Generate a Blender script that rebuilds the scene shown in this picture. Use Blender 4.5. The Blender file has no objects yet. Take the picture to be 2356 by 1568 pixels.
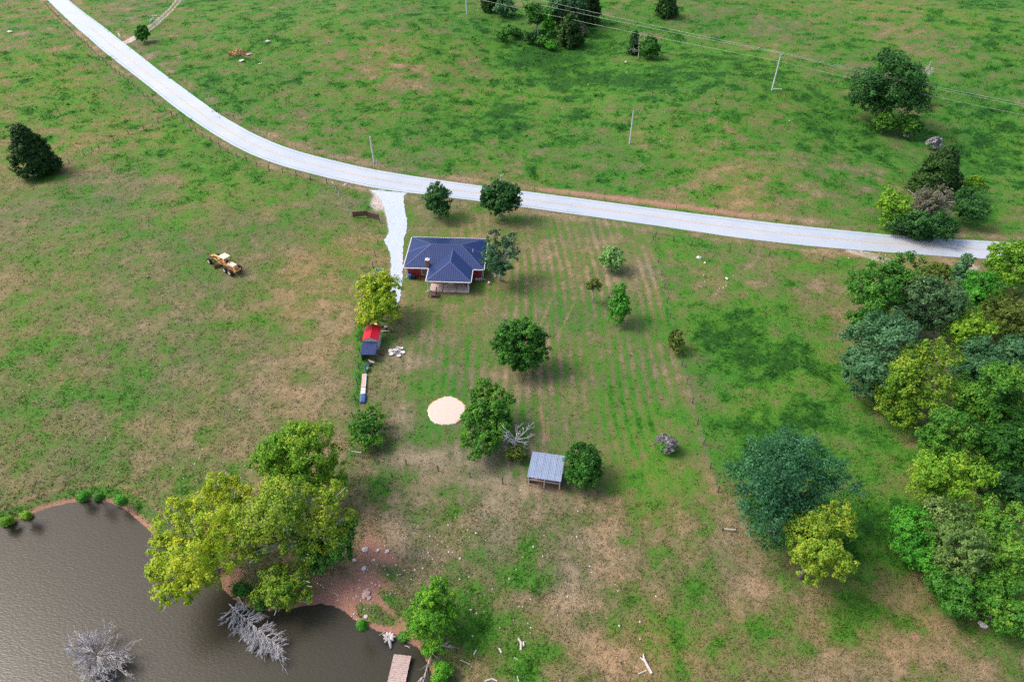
import bpy, bmesh, math, random
import numpy as np
from mathutils import Vector, Matrix
random.seed(7); RS = np.random.RandomState(11)
SC = bpy.context.scene; COL = SC.collection
# ------------------------------------------------------------------ camera, sky, sun, exposure
CAM_H = 78.0; PITCH = math.radians(41.4); FPX = 1571.0; CX, CY = 1178.0, 784.0
cd = bpy.data.cameras.new('camera'); cam = bpy.data.objects.new('camera', cd); COL.objects.link(cam)
cam.location = (0, 0, CAM_H); cam.rotation_euler = (math.pi/2-PITCH, 0, 0)
cd.sensor_width = 36; cd.lens = 24.0; cd.clip_end = 9000; SC.camera = cam
SUN_EL = math.radians(50); SUN_DIR = np.array([0.98, -0.2])      # light travels to +x, -y
SUN_DIR = SUN_DIR/np.linalg.norm(SUN_DIR)
w = bpy.data.worlds.new('World'); SC.world = w; w.use_nodes = True
nt = w.node_tree; bg = nt.nodes['Background']
sky = nt.nodes.new('ShaderNodeTexSky'); sky.sky_type = 'NISHITA'; sky.sun_disc = False
sky.sun_elevation = SUN_EL; sky.sun_rotation = math.atan2(-SUN_DIR[0], -SUN_DIR[1])
sky.air_density = 1.0; sky.dust_density = 5.0; sky.ozone_density = 1.0
nt.links.new(sky.outputs[0], bg.inputs[0]); bg.inputs[1].default_value = 0.15
sl = bpy.data.lights.new('sun', 'SUN'); so = bpy.data.objects.new('sun', sl); COL.objects.link(so)
sl.energy = 1.15; sl.angle = math.radians(16); sl.color = (1.0, 0.955, 0.88)
so.rotation_euler = Vector((SUN_DIR[0]*math.cos(SUN_EL), SUN_DIR[1]*math.cos(SUN_EL), -math.sin(SUN_EL))).to_track_quat('-Z', 'Y').to_euler()
so.location = (-80, 60, 120)
SC.view_settings.view_transform = 'Standard'; SC.view_settings.look = 'None'
SC.view_settings.exposure = 0.82; SC.view_settings.gamma = 1.0; SC.view_settings.use_curve_mapping = False
SC.cycles.max_bounces = 6; SC.cycles.use_denoising = False; SC.cycles.use_adaptive_sampling = False
SC.cycles.transparent_max_bounces = 4

# ------------------------------------------------------------------ the map: photo pixels (2356 wide) <-> ground
SP, CP = math.sin(PITCH), math.cos(PITCH)
def ray(px, py):
    u = (np.asarray(px, float)-CX)/FPX; v = (CY-np.asarray(py, float))/FPX
    return u, CP+v*SP, -SP+v*CP
def PZ(px, py, z):
    dx, dy, dz = ray(px, py); t = (CAM_H-np.asarray(z, float))/(-dz)
    return dx*t, dy*t, np.asarray(z, float)+0*t
def proj(x, y, z):
    d = y*CP-(z-CAM_H)*SP; d = np.where(d < 5, 5, d)
    return CX+FPX*x/d, CY-FPX*(y*SP+(z-CAM_H)*CP)/d
def depth(x, y, z): return y*CP-(z-CAM_H)*SP

ZW = -0.8
pond_px = [(-420,1330),(-200,1270),(-60,1232),(0,1211),(40,1196),(75,1181),(120,1166),(170,1155),(215,1152),(252,1157),(288,1173),(318,1199),(343,1221),(362,1246),
 (400,1272),(445,1292),(488,1310),(505,1330),(512,1355),(535,1378),(565,1396),(610,1405),(660,1401),(705,1394),(738,1389),(764,1394),(790,1406),(814,1426),(842,1441),(868,1452),
 (900,1463),(932,1476),(960,1490),(976,1512),(990,1545),(1002,1600),(1000,1700),(940,1900),(300,1950),(-420,1800)]
def segs(pts): a = np.array(pts, float); return a
def dist_line(x, y, pts, closed=False):
    x = np.asarray(x, float); y = np.asarray(y, float); best = np.full(x.shape, 1e9)
    n = len(pts)
    for i in range(n if closed else n-1):
        ax, ay = pts[i]; bx, by = pts[(i+1) % n]
        dx, dy = bx-ax, by-ay; L = dx*dx+dy*dy+1e-9
        t = np.clip(((x-ax)*dx+(y-ay)*dy)/L, 0, 1)
        best = np.minimum(best, (x-ax-t*dx)**2+(y-ay-t*dy)**2)
    return np.sqrt(best)
def inside(x, y, pts):
    x = np.asarray(x, float); y = np.asarray(y, float); r = np.zeros(x.shape, bool); n = len(pts)
    for i in range(n):
        ax, ay = pts[i]; bx, by = pts[(i+1) % n]
        if ay == by: continue
        r ^= ((ay > y) != (by > y)) & (x < (bx-ax)*(y-ay)/(by-ay)+ax)
    return r
def wpts(px, z=0.0): return [tuple(float(c) for c in PZ(a, b, z)[:2]) for a, b in px]
POND = wpts(pond_px, ZW)
def sstep(a, b, x): t = np.clip((x-a)/(b-a), 0, 1); return t*t*(3-2*t)
HILLS = [(1640,230,4.5,26,20),(900,90,6.0,42,40),(1330,160,-2.5,30,30),(2250,330,-3.5,30,26),(2300,80,5.0,45,40),(1500,20,4,40,40),(150,120,3.0,40,30),(500,520,1.4,26,18),(1900,420,1.5,25,12),(1780,640,0.8,14,10)]
HW = [(*[float(c) for c in PZ(a, b, 0)[:2]], h, sx, sy) for a, b, h, sx, sy in HILLS]
def hbase(x, y):
    h = np.zeros(np.shape(x))
    for cx, cy, a, sx, sy in HW: h = h+a*np.exp(-((x-cx)/sx)**2/2-((y-cy)/sy)**2/2)
    return h
def pond_sd(x, y):
    d = dist_line(x, y, POND, True); return np.where(inside(x, y, POND), -d, d)
def hfun(x, y):
    x = np.asarray(x, float); y = np.asarray(y, float); h = hbase(x, y)
    m = (x < 25) & (y < 75)
    if np.any(m):
        sd = pond_sd(x[m] if x.ndim else x, y[m] if y.ndim else y)
        hb = h[m] if x.ndim else h
        v = np.where(sd > 0, ZW+(hb-ZW)*sstep(-1.5, 6, sd)*np.clip(sd/1.2, 0, 1), ZW-np.minimum(-sd*0.4, 2.0))
        if x.ndim: h[m] = v
        else: h = v
    return h
ROUGH = None
def zsurf(x, y):
    z = hfun(x, y)
    return z if ROUGH is None else z+ROUGH(np.asarray(x, float), np.asarray(y, float))
def P(px, py, dz=0.0):
    z = np.zeros(np.shape(px))
    for _ in range(6):
        x, y, _z = PZ(px, py, z); z = hfun(x, y)
    x, y, _z = PZ(px, py, z); z = zsurf(x, y)
    if np.ndim(px) == 0: return Vector((float(x), float(y), float(z)+dz))
    return np.stack([x, y, z+dz], -1)

# value noise
_T = RS.rand(256, 256)
def vnoise(x, y):
    xi = np.floor(x).astype(int); yi = np.floor(y).astype(int); fx = x-xi; fy = y-yi
    fx = fx*fx*(3-2*fx); fy = fy*fy*(3-2*fy); a = xi & 255; b = yi & 255; a1 = (a+1) & 255; b1 = (b+1) & 255
    return (_T[a, b]*(1-fx)+_T[a1, b]*fx)*(1-fy)+(_T[a, b1]*(1-fx)+_T[a1, b1]*fx)*fy
def fbm(x, y, sc, octv=5, rough=0.55, off=0):
    s = np.zeros(np.shape(x)); a = 1; n = 0; x = np.asarray(x)/sc+off*17.3; y = np.asarray(y)/sc+off*9.1
    for _ in range(octv):
        s += a*vnoise(x, y); n += a; a *= rough; x, y = x*1.93*0.8-y*1.93*0.6+5.2, x*1.93*0.6+y*1.93*0.8+1.7
    return s/n

# ------------------------------------------------------------------ materials
def new_mat(name):
    m = bpy.data.materials.new(name); m.use_nodes = True; t = m.node_tree
    return m, t, t.nodes['Principled BSDF']
def mat(name, col, rough=0.7, metal=0.0, var=0.25, scale=3.0, bump=0.0, col2=None, spec=0.5):
    m, t, b = new_mat(name); b.inputs['Roughness'].default_value = rough; b.inputs['Metallic'].default_value = metal
    b.inputs['Specular IOR Level'].default_value = spec
    tc = t.nodes.new('ShaderNodeTexCoord'); n = t.nodes.new('ShaderNodeTexNoise'); n.inputs['Scale'].default_value = scale
    n.inputs['Detail'].default_value = 6; n.inputs['Roughness'].default_value = 0.65
    t.links.new(tc.outputs['Object'], n.inputs['Vector'])
    r = t.nodes.new('ShaderNodeMixRGB')
    c2 = col2 or tuple(c*(1-var) for c in col); r.inputs[1].default_value = (*c2, 1)
    r.inputs[2].default_value = (*[min(1, c*(1+var*0.6)) for c in col], 1)
    cr = t.nodes.new('ShaderNodeMapRange'); cr.inputs[1].default_value = 0.32; cr.inputs[2].default_value = 0.68
    t.links.new(n.outputs['Fac'], cr.inputs[0]); t.links.new(cr.outputs[0], r.inputs[0])
    t.links.new(r.outputs[0], b.inputs['Base Color'])
    if bump:
        bp = t.nodes.new('ShaderNodeBump'); bp.inputs['Strength'].default_value = bump; bp.inputs['Distance'].default_value = 0.05
        t.links.new(n.outputs['Fac'], bp.inputs['Height']); t.links.new(bp.outputs[0], b.inputs['Normal'])
    return m
def ground_colour(t, tval, rval, pval, noise2, hue):
    """dry grass -> lush grass, blended with red soil and pale gravel"""
    cr = t.nodes.new('ShaderNodeValToRGB'); e = cr.color_ramp.elements
    stops = [(0.0,(.29,.205,.135)),(0.22,(.198,.152,.092)),(0.42,(.124,.126,.052)),(0.58,(.080,.138,.029)),(0.74,(.052,.158,.017)),(0.88,(.032,.118,.012)),(1.0,(.015,.066,.009))]
    e[0].position, e[0].color = stops[0][0], (*stops[0][1], 1); e[1].position, e[1].color = stops[-1][0], (*stops[-1][1], 1)
    for p_, c_ in stops[1:-1]: q = e.new(p_); q.color = (*c_, 1)
    t.links.new(tval, cr.inputs[0])
    def mix(fac, a, colb):
        m = t.nodes.new('ShaderNodeMixRGB'); t.links.new(fac, m.inputs[0]); t.links.new(a, m.inputs[1])
        if isinstance(colb, tuple): m.inputs[2].default_value = (*colb, 1)
        else: t.links.new(colb, m.inputs[2])
        return m.outputs[0]
    rr = t.nodes.new('ShaderNodeMixRGB'); rr.inputs[1].default_value = (.21,.095,.070,1); rr.inputs[2].default_value = (.43,.235,.165,1)
    t.links.new(noise2, rr.inputs[0])
    pp = t.nodes.new('ShaderNodeMixRGB'); pp.inputs[1].default_value = (.36,.28,.24,1); pp.inputs[2].default_value = (.56,.50,.47,1)
    t.links.new(noise2, pp.inputs[0])
    hm = t.nodes.new('ShaderNodeMixRGB'); hm.inputs[1].default_value = (.72,.92,1.0,1); hm.inputs[2].default_value = (1.38,1.20,.95,1); t.links.new(hue, hm.inputs[0])
    ml = t.nodes.new('ShaderNodeMixRGB'); ml.blend_type = 'MULTIPLY'; ml.inputs[0].default_value = 1; t.links.new(cr.outputs[0], ml.inputs[1]); t.links.new(hm.outputs[0], ml.inputs[2])
    return mix(pval, mix(rval, ml.outputs[0], rr.outputs[0]), pp.outputs[0])
def math_node(t, op, a, b):
    n = t.nodes.new('ShaderNodeMath'); n.operation = op
    for i, v in enumerate((a, b)):
        if isinstance(v, (int, float)): n.inputs[i].default_value = v
        else: t.links.new(v, n.inputs[i])
    return n.outputs[0]
def grass_material(name, fine, bump, trans=0.0):
    m, t, b = new_mat(name); b.inputs['Roughness'].default_value = 0.9; b.inputs['Specular IOR Level'].default_value = 0.15
    at = t.nodes.new('ShaderNodeAttribute'); at.attribute_name = 'zone'
    sp = t.nodes.new('ShaderNodeSeparateColor'); t.links.new(at.outputs['Color'], sp.inputs[0])
    tc = t.nodes.new('ShaderNodeNewGeometry')
    n1 = t.nodes.new('ShaderNodeTexNoise'); n1.inputs['Scale'].default_value = 1.3; n1.inputs['Detail'].default_value = 7; n1.inputs['Roughness'].default_value = 0.72
    n2 = t.nodes.new('ShaderNodeTexNoise'); n2.inputs['Scale'].default_value = 2.7; n2.inputs['Detail'].default_value = 6; n2.inputs['Roughness'].default_value = 0.7
    t.links.new(tc.outputs['Position'], n1.inputs['Vector']); t.links.new(tc.outputs['Position'], n2.inputs['Vector'])
    tv = math_node(t, 'ADD', sp.outputs[0], math_node(t, 'MULTIPLY', math_node(t, 'SUBTRACT', n1.outputs['Fac'], 0.5), fine))
    # soil and gravel break up along their edges
    def edge(ch): return math_node(t, 'MULTIPLY', math_node(t, 'SUBTRACT', math_node(t, 'ADD', ch, math_node(t, 'MULTIPLY', math_node(t, 'SUBTRACT', n2.outputs['Fac'], 0.5), 0.9)), 0.35), 2.2)
    def clampn(v):
        n = t.nodes.new('ShaderNodeClamp'); t.links.new(v, n.inputs[0]); return n.outputs[0]
    col = ground_colour(t, tv, clampn(edge(sp.outputs[1])), clampn(edge(sp.outputs[2])), n2.outputs['Fac'], at.outputs['Alpha'])
    t.links.new(col, b.inputs['Base Color'])
    if not bump:
        tl = t.nodes.new('ShaderNodeBsdfTranslucent'); t.links.new(col, tl.inputs[0]); ms = t.nodes.new('ShaderNodeMixShader'); ms.inputs[0].default_value = .18; t.links.new(b.outputs[0], ms.inputs[1]); t.links.new(tl.outputs[0], ms.inputs[2]); t.links.new(ms.outputs[0], t.nodes['Material Output'].inputs[0])
    if bump:
        bp = t.nodes.new('ShaderNodeBump'); bp.inputs['Strength'].default_value = bump; bp.inputs['Distance'].default_value = 0.35
        t.links.new(n1.outputs['Fac'], bp.inputs['Height']); t.links.new(bp.outputs[0], b.inputs['Normal'])
    return m
M = {}
M['ground'] = grass_material('grass_ground', 0.85, 0.55)
M['blades'] = grass_material('grass_blades', 0.35, 0.0)
M['asphalt'] = mat('sky_tinted_asphalt', (.43,.455,.49), 0.4, 0, 0.06, 0.12, 0.0, (.36,.41,.48))  # sky reflection put into the base colour as pale blue mottling
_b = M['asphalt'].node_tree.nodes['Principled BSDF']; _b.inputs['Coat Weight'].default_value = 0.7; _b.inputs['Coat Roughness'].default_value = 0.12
M['line'] = mat('worn_yellow_line', (.55,.36,.18), 0.6, 0, 0.25, 1.5)
M['crack'] = mat('asphalt_seam', (.17,.20,.25), 0.8, 0, 0.3, 1.0)
M['gravel_drive'] = mat('white_gravel', (.43,.49,.56), 0.85, 0, 0.16, 2.2, 0.4)
M['pad'] = mat('pink_sand', (.54,.46,.40), 0.95, 0, 0.07, 6.0, 0.15)
M['clay'] = mat('orange_clay', (.55,.27,.14), 0.95, 0, 0.2, 2.0, 0.2)
M['navy'] = mat('navy_roof_metal', (.015,.036,.135), 0.30, 0.0, 0.12, 0.8)
M['navycap'] = mat('blue_ridge_metal', (.09,.13,.25), 0.4, 0.2, 0.1)
M['white'] = mat('white_trim', (.62,.62,.62), 0.5, 0, 0.06)
M['redwall'] = mat('red_siding', (.30,.025,.035), 0.6, 0, 0.15)
M['glass'] = mat('dark_glass', (.03,.04,.05), 0.08, 0, 0.1)
M['brick'] = mat('chimney_brick', (.36,.11,.06), 0.85, 0, 0.4, 6.0, 0.4)
M['concrete'] = mat('porch_concrete', (.50,.40,.35), 0.85, 0, 0.14, 1.2)
M['joint'] = mat('dark_joint', (.05,.04,.04), 0.9)
M['brownwood'] = mat('brown_stained_wood', (.10,.045,.055), 0.65, 0, 0.25, 3)
M['redroof'] = mat('red_roof_metal', (.58,.012,.035), 0.42, 0.05, 0.08)
M['cream'] = mat('cream_siding', (.66,.62,.55), 0.6, 0, 0.06)
M['black'] = mat('black_metal', (.02,.02,.022), 0.5)
M['rubber'] = mat('rubber', (.022,.021,.026), 0.85, 0, 0.3)
M['silverroof'] = mat('galvanised_roof', (.27,.33,.45), 0.5, 0.2, 0.10, 1.0)
M['darkwood'] = mat('dark_boards', (.13,.06,.05), 0.85, 0, 0.4, 3)
M['palewood'] = mat('pale_timber', (.62,.54,.46), 0.8, 0, 0.2, 4)
M['dockwood'] = mat('weathered_dock_wood', (.44,.33,.30), 0.85, 0, 0.35, 5, 0.3)
M['post'] = mat('fence_post_wood', (.065,.055,.05), 0.9, 0, 0.4, 6)
M['palepost'] = mat('pale_post_wood', (.50,.50,.46), 0.85, 0, 0.25, 6)
M['wire'] = mat('steel_wire', (.30,.32,.30), 0.5, 0.3, 0.1)
M['cable'] = mat('pale_cable', (.34,.38,.32), 0.6, 0, 0.1)
M['pole'] = mat('grey_pole_wood', (.55,.57,.56), 0.8, 0, 0.18, 2)
M['steel'] = mat('galvanised_steel', (.50,.56,.57), 0.45, 0.4, 0.15)
M['bark'] = mat('grey_bark', (.24,.21,.19), 0.9, 0, 0.35, 4, 0.3)
M['palebark'] = mat('pale_bark', (.46,.45,.43), 0.85, 0, 0.3, 4, 0.3)
M['dead'] = mat('silver_dead_wood', (.50,.48,.49), 0.85, 0, 0.25, 3)
M['deadpale'] = mat('bleached_wood', (.50,.45,.42), 0.85, 0, 0.25, 3)
M['rock'] = mat('pale_limestone', (.62,.56,.53), 0.9, 0, 0.25, 3, 0.4)
M['pinkrock'] = mat('pink_stone', (.50,.34,.31), 0.9, 0, 0.3, 3, 0.4)
M['straw'] = mat('dry_straw', (.52,.34,.15), 0.95, 0, 0.3, 5)
M['gy'] = mat('faded_yellow_paint', (.66,.38,.12), 0.55, 0, 0.3, 2.5, 0, (.42,.17,.06))
M['gcream'] = mat('sun_bleached_cream', (.70,.60,.42), 0.55, 0, 0.08)
M['rust'] = mat('rusty_steel', (.27,.105,.05), 0.85, 0, 0.4, 5)
M['bluebin'] = mat('blue_plastic', (.03,.11,.33), 0.5)
M['yellowplastic'] = mat('yellow_plastic', (.75,.72,.10), 0.5)
M['teal'] = mat('teal_paint', (.05,.23,.20), 0.5, 0, 0.3)
M['tarp'] = mat('blue_tarp', (.03,.08,.23), 0.55, 0, 0.3, 4, 0.3)
M['board'] = mat('white_board', (.60,.57,.55), 0.7, 0, 0.1)
M['rustboard'] = mat('stained_board', (.60,.42,.36), 0.8, 0, 0.45, 4)
M['furpale'] = mat('pale_dog_fur', (.58,.47,.38), 0.95, 0, 0.25, 5)
M['ash'] = mat('ash', (.45,.43,.46), 0.95, 0, 0.3, 3)
def water_mat():
    m, t, b = new_mat('muddy_water'); b.inputs['Roughness'].default_value = 0.22; b.inputs['IOR'].default_value = 1.33
    g = t.nodes.new('ShaderNodeNewGeometry')
    n = t.nodes.new('ShaderNodeTexNoise'); n.inputs['Scale'].default_value = 0.05; n.inputs['Detail'].default_value = 3
    t.links.new(g.outputs['Position'], n.inputs['Vector'])
    mx = t.nodes.new('ShaderNodeMixRGB'); mx.inputs[1].default_value = (.030,.028,.013,1); mx.inputs[2].default_value = (.046,.041,.034,1)
    t.links.new(n.outputs['Fac'], mx.inputs[0]); t.links.new(mx.outputs[0], b.inputs['Base Color'])
    mp = t.nodes.new('ShaderNodeMapping'); mp.inputs['Rotation'].default_value = (0, 0, 0.9); mp.inputs['Scale'].default_value = (1.0, 2.6, 1)
    r = t.nodes.new('ShaderNodeTexNoise'); r.inputs['Scale'].default_value = 2.2; r.inputs['Detail'].default_value = 4; r.inputs['Roughness'].default_value = 0.6
    t.links.new(g.outputs['Position'], mp.inputs['Vector']); t.links.new(mp.outputs[0], r.inputs['Vector'])
    bp = t.nodes.new('ShaderNodeBump'); bp.inputs['Strength'].default_value = 0.3; bp.inputs['Distance'].default_value = 0.08
    t.links.new(r.outputs['Fac'], bp.inputs['Height']); t.links.new(bp.outputs[0], b.inputs['Normal'])
    return m
M['water'] = water_mat()
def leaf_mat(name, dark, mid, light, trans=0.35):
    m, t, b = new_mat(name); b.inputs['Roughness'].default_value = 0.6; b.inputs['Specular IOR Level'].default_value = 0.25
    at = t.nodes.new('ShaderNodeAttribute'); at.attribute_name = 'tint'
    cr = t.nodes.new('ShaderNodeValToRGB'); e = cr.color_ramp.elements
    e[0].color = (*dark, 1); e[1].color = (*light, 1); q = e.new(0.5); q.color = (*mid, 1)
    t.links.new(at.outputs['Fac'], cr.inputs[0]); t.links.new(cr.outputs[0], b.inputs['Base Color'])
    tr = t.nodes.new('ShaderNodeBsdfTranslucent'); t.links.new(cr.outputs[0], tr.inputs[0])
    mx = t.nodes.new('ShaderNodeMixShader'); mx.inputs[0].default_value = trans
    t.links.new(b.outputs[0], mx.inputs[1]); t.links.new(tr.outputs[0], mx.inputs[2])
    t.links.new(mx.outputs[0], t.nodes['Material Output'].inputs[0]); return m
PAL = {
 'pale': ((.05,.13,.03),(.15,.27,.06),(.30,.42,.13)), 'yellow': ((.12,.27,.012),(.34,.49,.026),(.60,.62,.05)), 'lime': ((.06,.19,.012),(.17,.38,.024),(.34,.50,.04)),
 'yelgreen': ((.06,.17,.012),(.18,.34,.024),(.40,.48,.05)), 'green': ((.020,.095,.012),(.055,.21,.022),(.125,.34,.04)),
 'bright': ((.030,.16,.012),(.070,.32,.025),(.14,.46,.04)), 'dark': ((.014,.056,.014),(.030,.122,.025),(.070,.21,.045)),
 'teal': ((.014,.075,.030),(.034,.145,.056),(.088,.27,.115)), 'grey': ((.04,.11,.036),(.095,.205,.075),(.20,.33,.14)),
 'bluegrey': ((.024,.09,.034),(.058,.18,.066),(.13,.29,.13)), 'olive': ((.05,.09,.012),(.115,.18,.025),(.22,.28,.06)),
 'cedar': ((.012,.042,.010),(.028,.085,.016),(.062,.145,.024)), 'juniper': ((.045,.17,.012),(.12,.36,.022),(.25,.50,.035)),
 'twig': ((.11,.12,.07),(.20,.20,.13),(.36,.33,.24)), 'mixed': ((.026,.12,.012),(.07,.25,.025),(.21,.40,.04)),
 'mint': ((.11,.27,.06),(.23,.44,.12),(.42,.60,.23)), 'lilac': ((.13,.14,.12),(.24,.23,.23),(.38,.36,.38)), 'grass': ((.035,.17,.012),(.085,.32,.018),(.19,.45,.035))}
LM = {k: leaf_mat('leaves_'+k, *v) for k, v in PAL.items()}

# ------------------------------------------------------------------ mesh helpers
class MB:
    def __init__(s): s.v = []; s.f = []; s.m = []; s.mats = []
    def mi(s, m):
        if m not in s.mats: s.mats.append(m)
        return s.mats.index(m)
    def poly(s, pts, m=None):
        n = len(s.v); s.v += [tuple(p) for p in pts]; s.f.append(tuple(range(n, n+len(pts)))); s.m.append(s.mi(m)); return s
    def box(s, c, d, rz=0, m=None, M4=None, taper=1.0):
        n = len(s.v); R = M4 or Matrix.Rotation(rz, 4, 'Z')
        for sz in (-.5, .5):
            k = taper if sz > 0 else 1
            for sx, sy in ((-.5,-.5),(.5,-.5),(.5,.5),(-.5,.5)):
                s.v.append(tuple(Vector(c)+(R @ Vector((sx*d[0]*k, sy*d[1]*k, sz*d[2])))))
        for q in ((3,2,1,0),(4,5,6,7),(0,1,5,4),(1,2,6,5),(2,3,7,6),(3,0,4,7)): s.f.append(tuple(n+i for i in q)); s.m.append(s.mi(m))
        return s
    def bar(s, a, b, wd, h=None, m=None):
        a = Vector(a); b = Vector(b); h = h or wd; z = (b-a); L = z.length; z = z/L
        up = Vector((0,0,1)) if abs(z.z) < .95 else Vector((0,1,0)); x = up.cross(z).normalized(); y = z.cross(x)
        R = Matrix((x, y, z)).transposed().to_4x4()
        return s.box((a+b)/2, (wd, h, L), 0, m, R)
    def tube(s, pts, radii, n=5, m=None, cap=True):
        pts = [Vector(p) for p in pts]; base = len(s.v); L = len(pts)
        for i, p in enumerate(pts):
            d = (pts[min(i+1, L-1)]-pts[max(i-1, 0)]); d = d.normalized() if d.length > 1e-6 else Vector((0,0,1))
            up = Vector((0,0,1)) if abs(d.z) < .9 else Vector((1,0,0)); x = up.cross(d).normalized(); y = d.cross(x)
            r = radii[i] if hasattr(radii, '__len__') else radii
            for k in range(n):
                a = 2*math.pi*k/n; s.v.append(tuple(p+x*(math.cos(a)*r)+y*(math.sin(a)*r)))
        k_ = s.mi(m)
        for i in range(L-1):
            for k in range(n):
                s.f.append((base+i*n+k, base+i*n+(k+1) % n, base+(i+1)*n+(k+1) % n, base+(i+1)*n+k)); s.m.append(k_)
        if cap:
            s.f.append(tuple(base+k for k in range(n))[::-1]); s.m.append(k_)
            s.f.append(tuple(base+(L-1)*n+k for k in range(n))); s.m.append(k_)
        return s
    def cyl(s, c, r, h, n=14, m=None, axis='Z', r2=None):
        c = Vector(c); a = {'Z': Vector((0,0,1)), 'X': Vector((1,0,0)), 'Y': Vector((0,1,0))}[axis]
        return s.tube([c-a*h/2, c+a*h/2], [r, r if r2 is None else r2], n, m)
    def build(s, name, m=None, parent=None, loc=(0,0,0), rz=0, smooth=False, bevel=0):
        me = bpy.data.meshes.new(name); me.from_pydata(s.v, [], s.f)
        ms = [x if x is not None else m for x in s.mats] or [m]
        for x in ms: me.materials.append(x)
        if len(ms) > 1: me.polygons.foreach_set('material_index', s.m)
        if smooth: me.polygons.foreach_set('use_smooth', [True]*len(me.polygons))
        me.update(); o = bpy.data.objects.new(name, me); COL.objects.link(o); o.location = loc; o.rotation_euler = (0,0,rz)
        if parent is not None: o.parent = parent
        if bevel:
            b = o.modifiers.new('bevel', 'BEVEL'); b.width = bevel; b.segments = 2; b.limit_method = 'ANGLE'
        return o
def tag(o, label=None, cat=None, group=None, kind=None):
    if label: o['label'] = label
    if cat: o['category'] = cat
    if group: o['group'] = group
    if kind: o['kind'] = kind
    return o
def thing(name, label, cat, loc=(0,0,0), rz=0, group=None):
    o = bpy.data.objects.new(name, None); COL.objects.link(o); o.location = loc; o.rotation_euler = (0,0,rz)
    o.empty_display_size = 0.3
    return tag(o, label, cat, group)
def np_mesh(name, V, F, m, parent=None, attr=None, acol=None, smooth=False):
    V = np.asarray(V, np.float32); F = np.asarray(F, np.int32); k = F.shape[1]
    me = bpy.data.meshes.new(name); me.vertices.add(len(V)); me.vertices.foreach_set('co', V.ravel())
    me.loops.add(F.size); me.loops.foreach_set('vertex_index', F.ravel()); me.polygons.add(len(F))
    me.polygons.foreach_set('loop_start', np.arange(0, F.size, k, dtype=np.int32)); me.polygons.foreach_set('loop_total', np.full(len(F), k, np.int32))
    if attr is not None:
        a = me.attributes.new(attr[0], 'FLOAT', 'POINT'); a.data.foreach_set('value', np.asarray(attr[1], np.float32))
    if acol is not None:
        a = me.attributes.new(acol[0], 'FLOAT_COLOR', 'POINT'); a.data.foreach_set('color', np.asarray(acol[1], np.float32).ravel())
    me.polygons.foreach_set('use_smooth', np.full(len(F), smooth)); me.materials.append(m); me.update(calc_edges=True); me.validate()
    o = bpy.data.objects.new(name, me); COL.objects.link(o)
    if parent is not None: o.parent = parent
    return o

# ------------------------------------------------------------------ plan lines (photo pixels)
road_lo = [(-60,-140),(30,-68),(109,0),(180,68),(238,119),(340,197),(408,252),(476,299),(544,340),(612,371),(680,391),(740,406),(801,421),(860,433),(925,444),(973,446.5),(1041,456),(1102,463),(1197,476),(1326,493.5),(1462,512.5),(1583,530),(1708,549.5),(1861,567),(2031,580),(2201,592),(2272,596),(2420,604),(2700,618)]
road_hi = [(10,-140),(90,-62),(157,0),(212,43),(272,90),(357,156),(442,218),(510,267),(578,306),(646,336),(714,357),(760,368),(801,378),(845,388),(884,395),(935,403),(986,411),(1040,419),(1115,429),(1204,440),(1326,456),(1462,474),(1583,490),(1739,509),(1861,522.5),(2031,539.5),(2201,551),(2276,555),(2420,563),(2700,577)]
def resample(pts, n):
    a = np.array(pts, float); d = np.r_[0, np.cumsum(np.hypot(*np.diff(a, axis=0).T))]; t = np.linspace(0, d[-1], n)
    return np.stack([np.interp(t, d, a[:, 0]), np.interp(t, d, a[:, 1])], -1)
def smooth_line(a, k=3):
    for _ in range(k): a[1:-1] = (a[:-2]+2*a[1:-1]+a[2:])/4
    return a
NR = 260
_hi = np.array([tuple(P(*p)[:2]) for p in road_hi]); _lo = np.array([tuple(P(*p)[:2]) for p in road_lo])
def match(hi, lo, n):
    h = resample(hi, n); l = np.zeros_like(h); ll = resample(lo, n*6); j0 = 0
    for i in range(n):
        j = int(np.argmin(np.hypot(*(ll-h[i]).T))); j0 = max(j0, j); l[i] = ll[j0]
    return smooth_line(h, 5), smooth_line(l, 8)
RH, RL = match(_hi, _lo, NR)
ROADPOLY = [tuple(p) for p in RH]+[tuple(p) for p in RL[::-1]]
ROADC = [tuple(p) for p in (RH+RL)[::4]/2]
RHl = [tuple(p) for p in RH[::3]]; RLl = [tuple(p) for p in RL[::3]]
drive_l = [(850,437),(866,446),(878,462),(884,478),(890,500),(893,520),(893,540),(884,552),(890,566),(899,585),(900,611),(897,640),(894,679),(886,712)]
drive_r = [(936,444),(928,452),(930,471),(935,497),(937,515),(934,535),(929,555),(927,585),(927,611),(926,640),(924,662),(921,690),(908,712)]
_dl = np.array([tuple(P(*p)[:2]) for p in drive_l]); _dr = np.array([tuple(P(*p)[:2]) for p in drive_r])
DL, DR = resample(_dl, 60), resample(_dr, 60)
DRIVEPOLY = [tuple(p) for p in DL]+[tuple(p) for p in DR[::-1]]
pad_c = P(1028, 945)
PAD_R = 2.95
def wl(px): return [tuple(P(*p)[:2]) for p in px]
TRACK = wl([(288,98),(318,86),(345,66),(368,46),(390,25),(410,2),(440,-35),(480,-80)])

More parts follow.
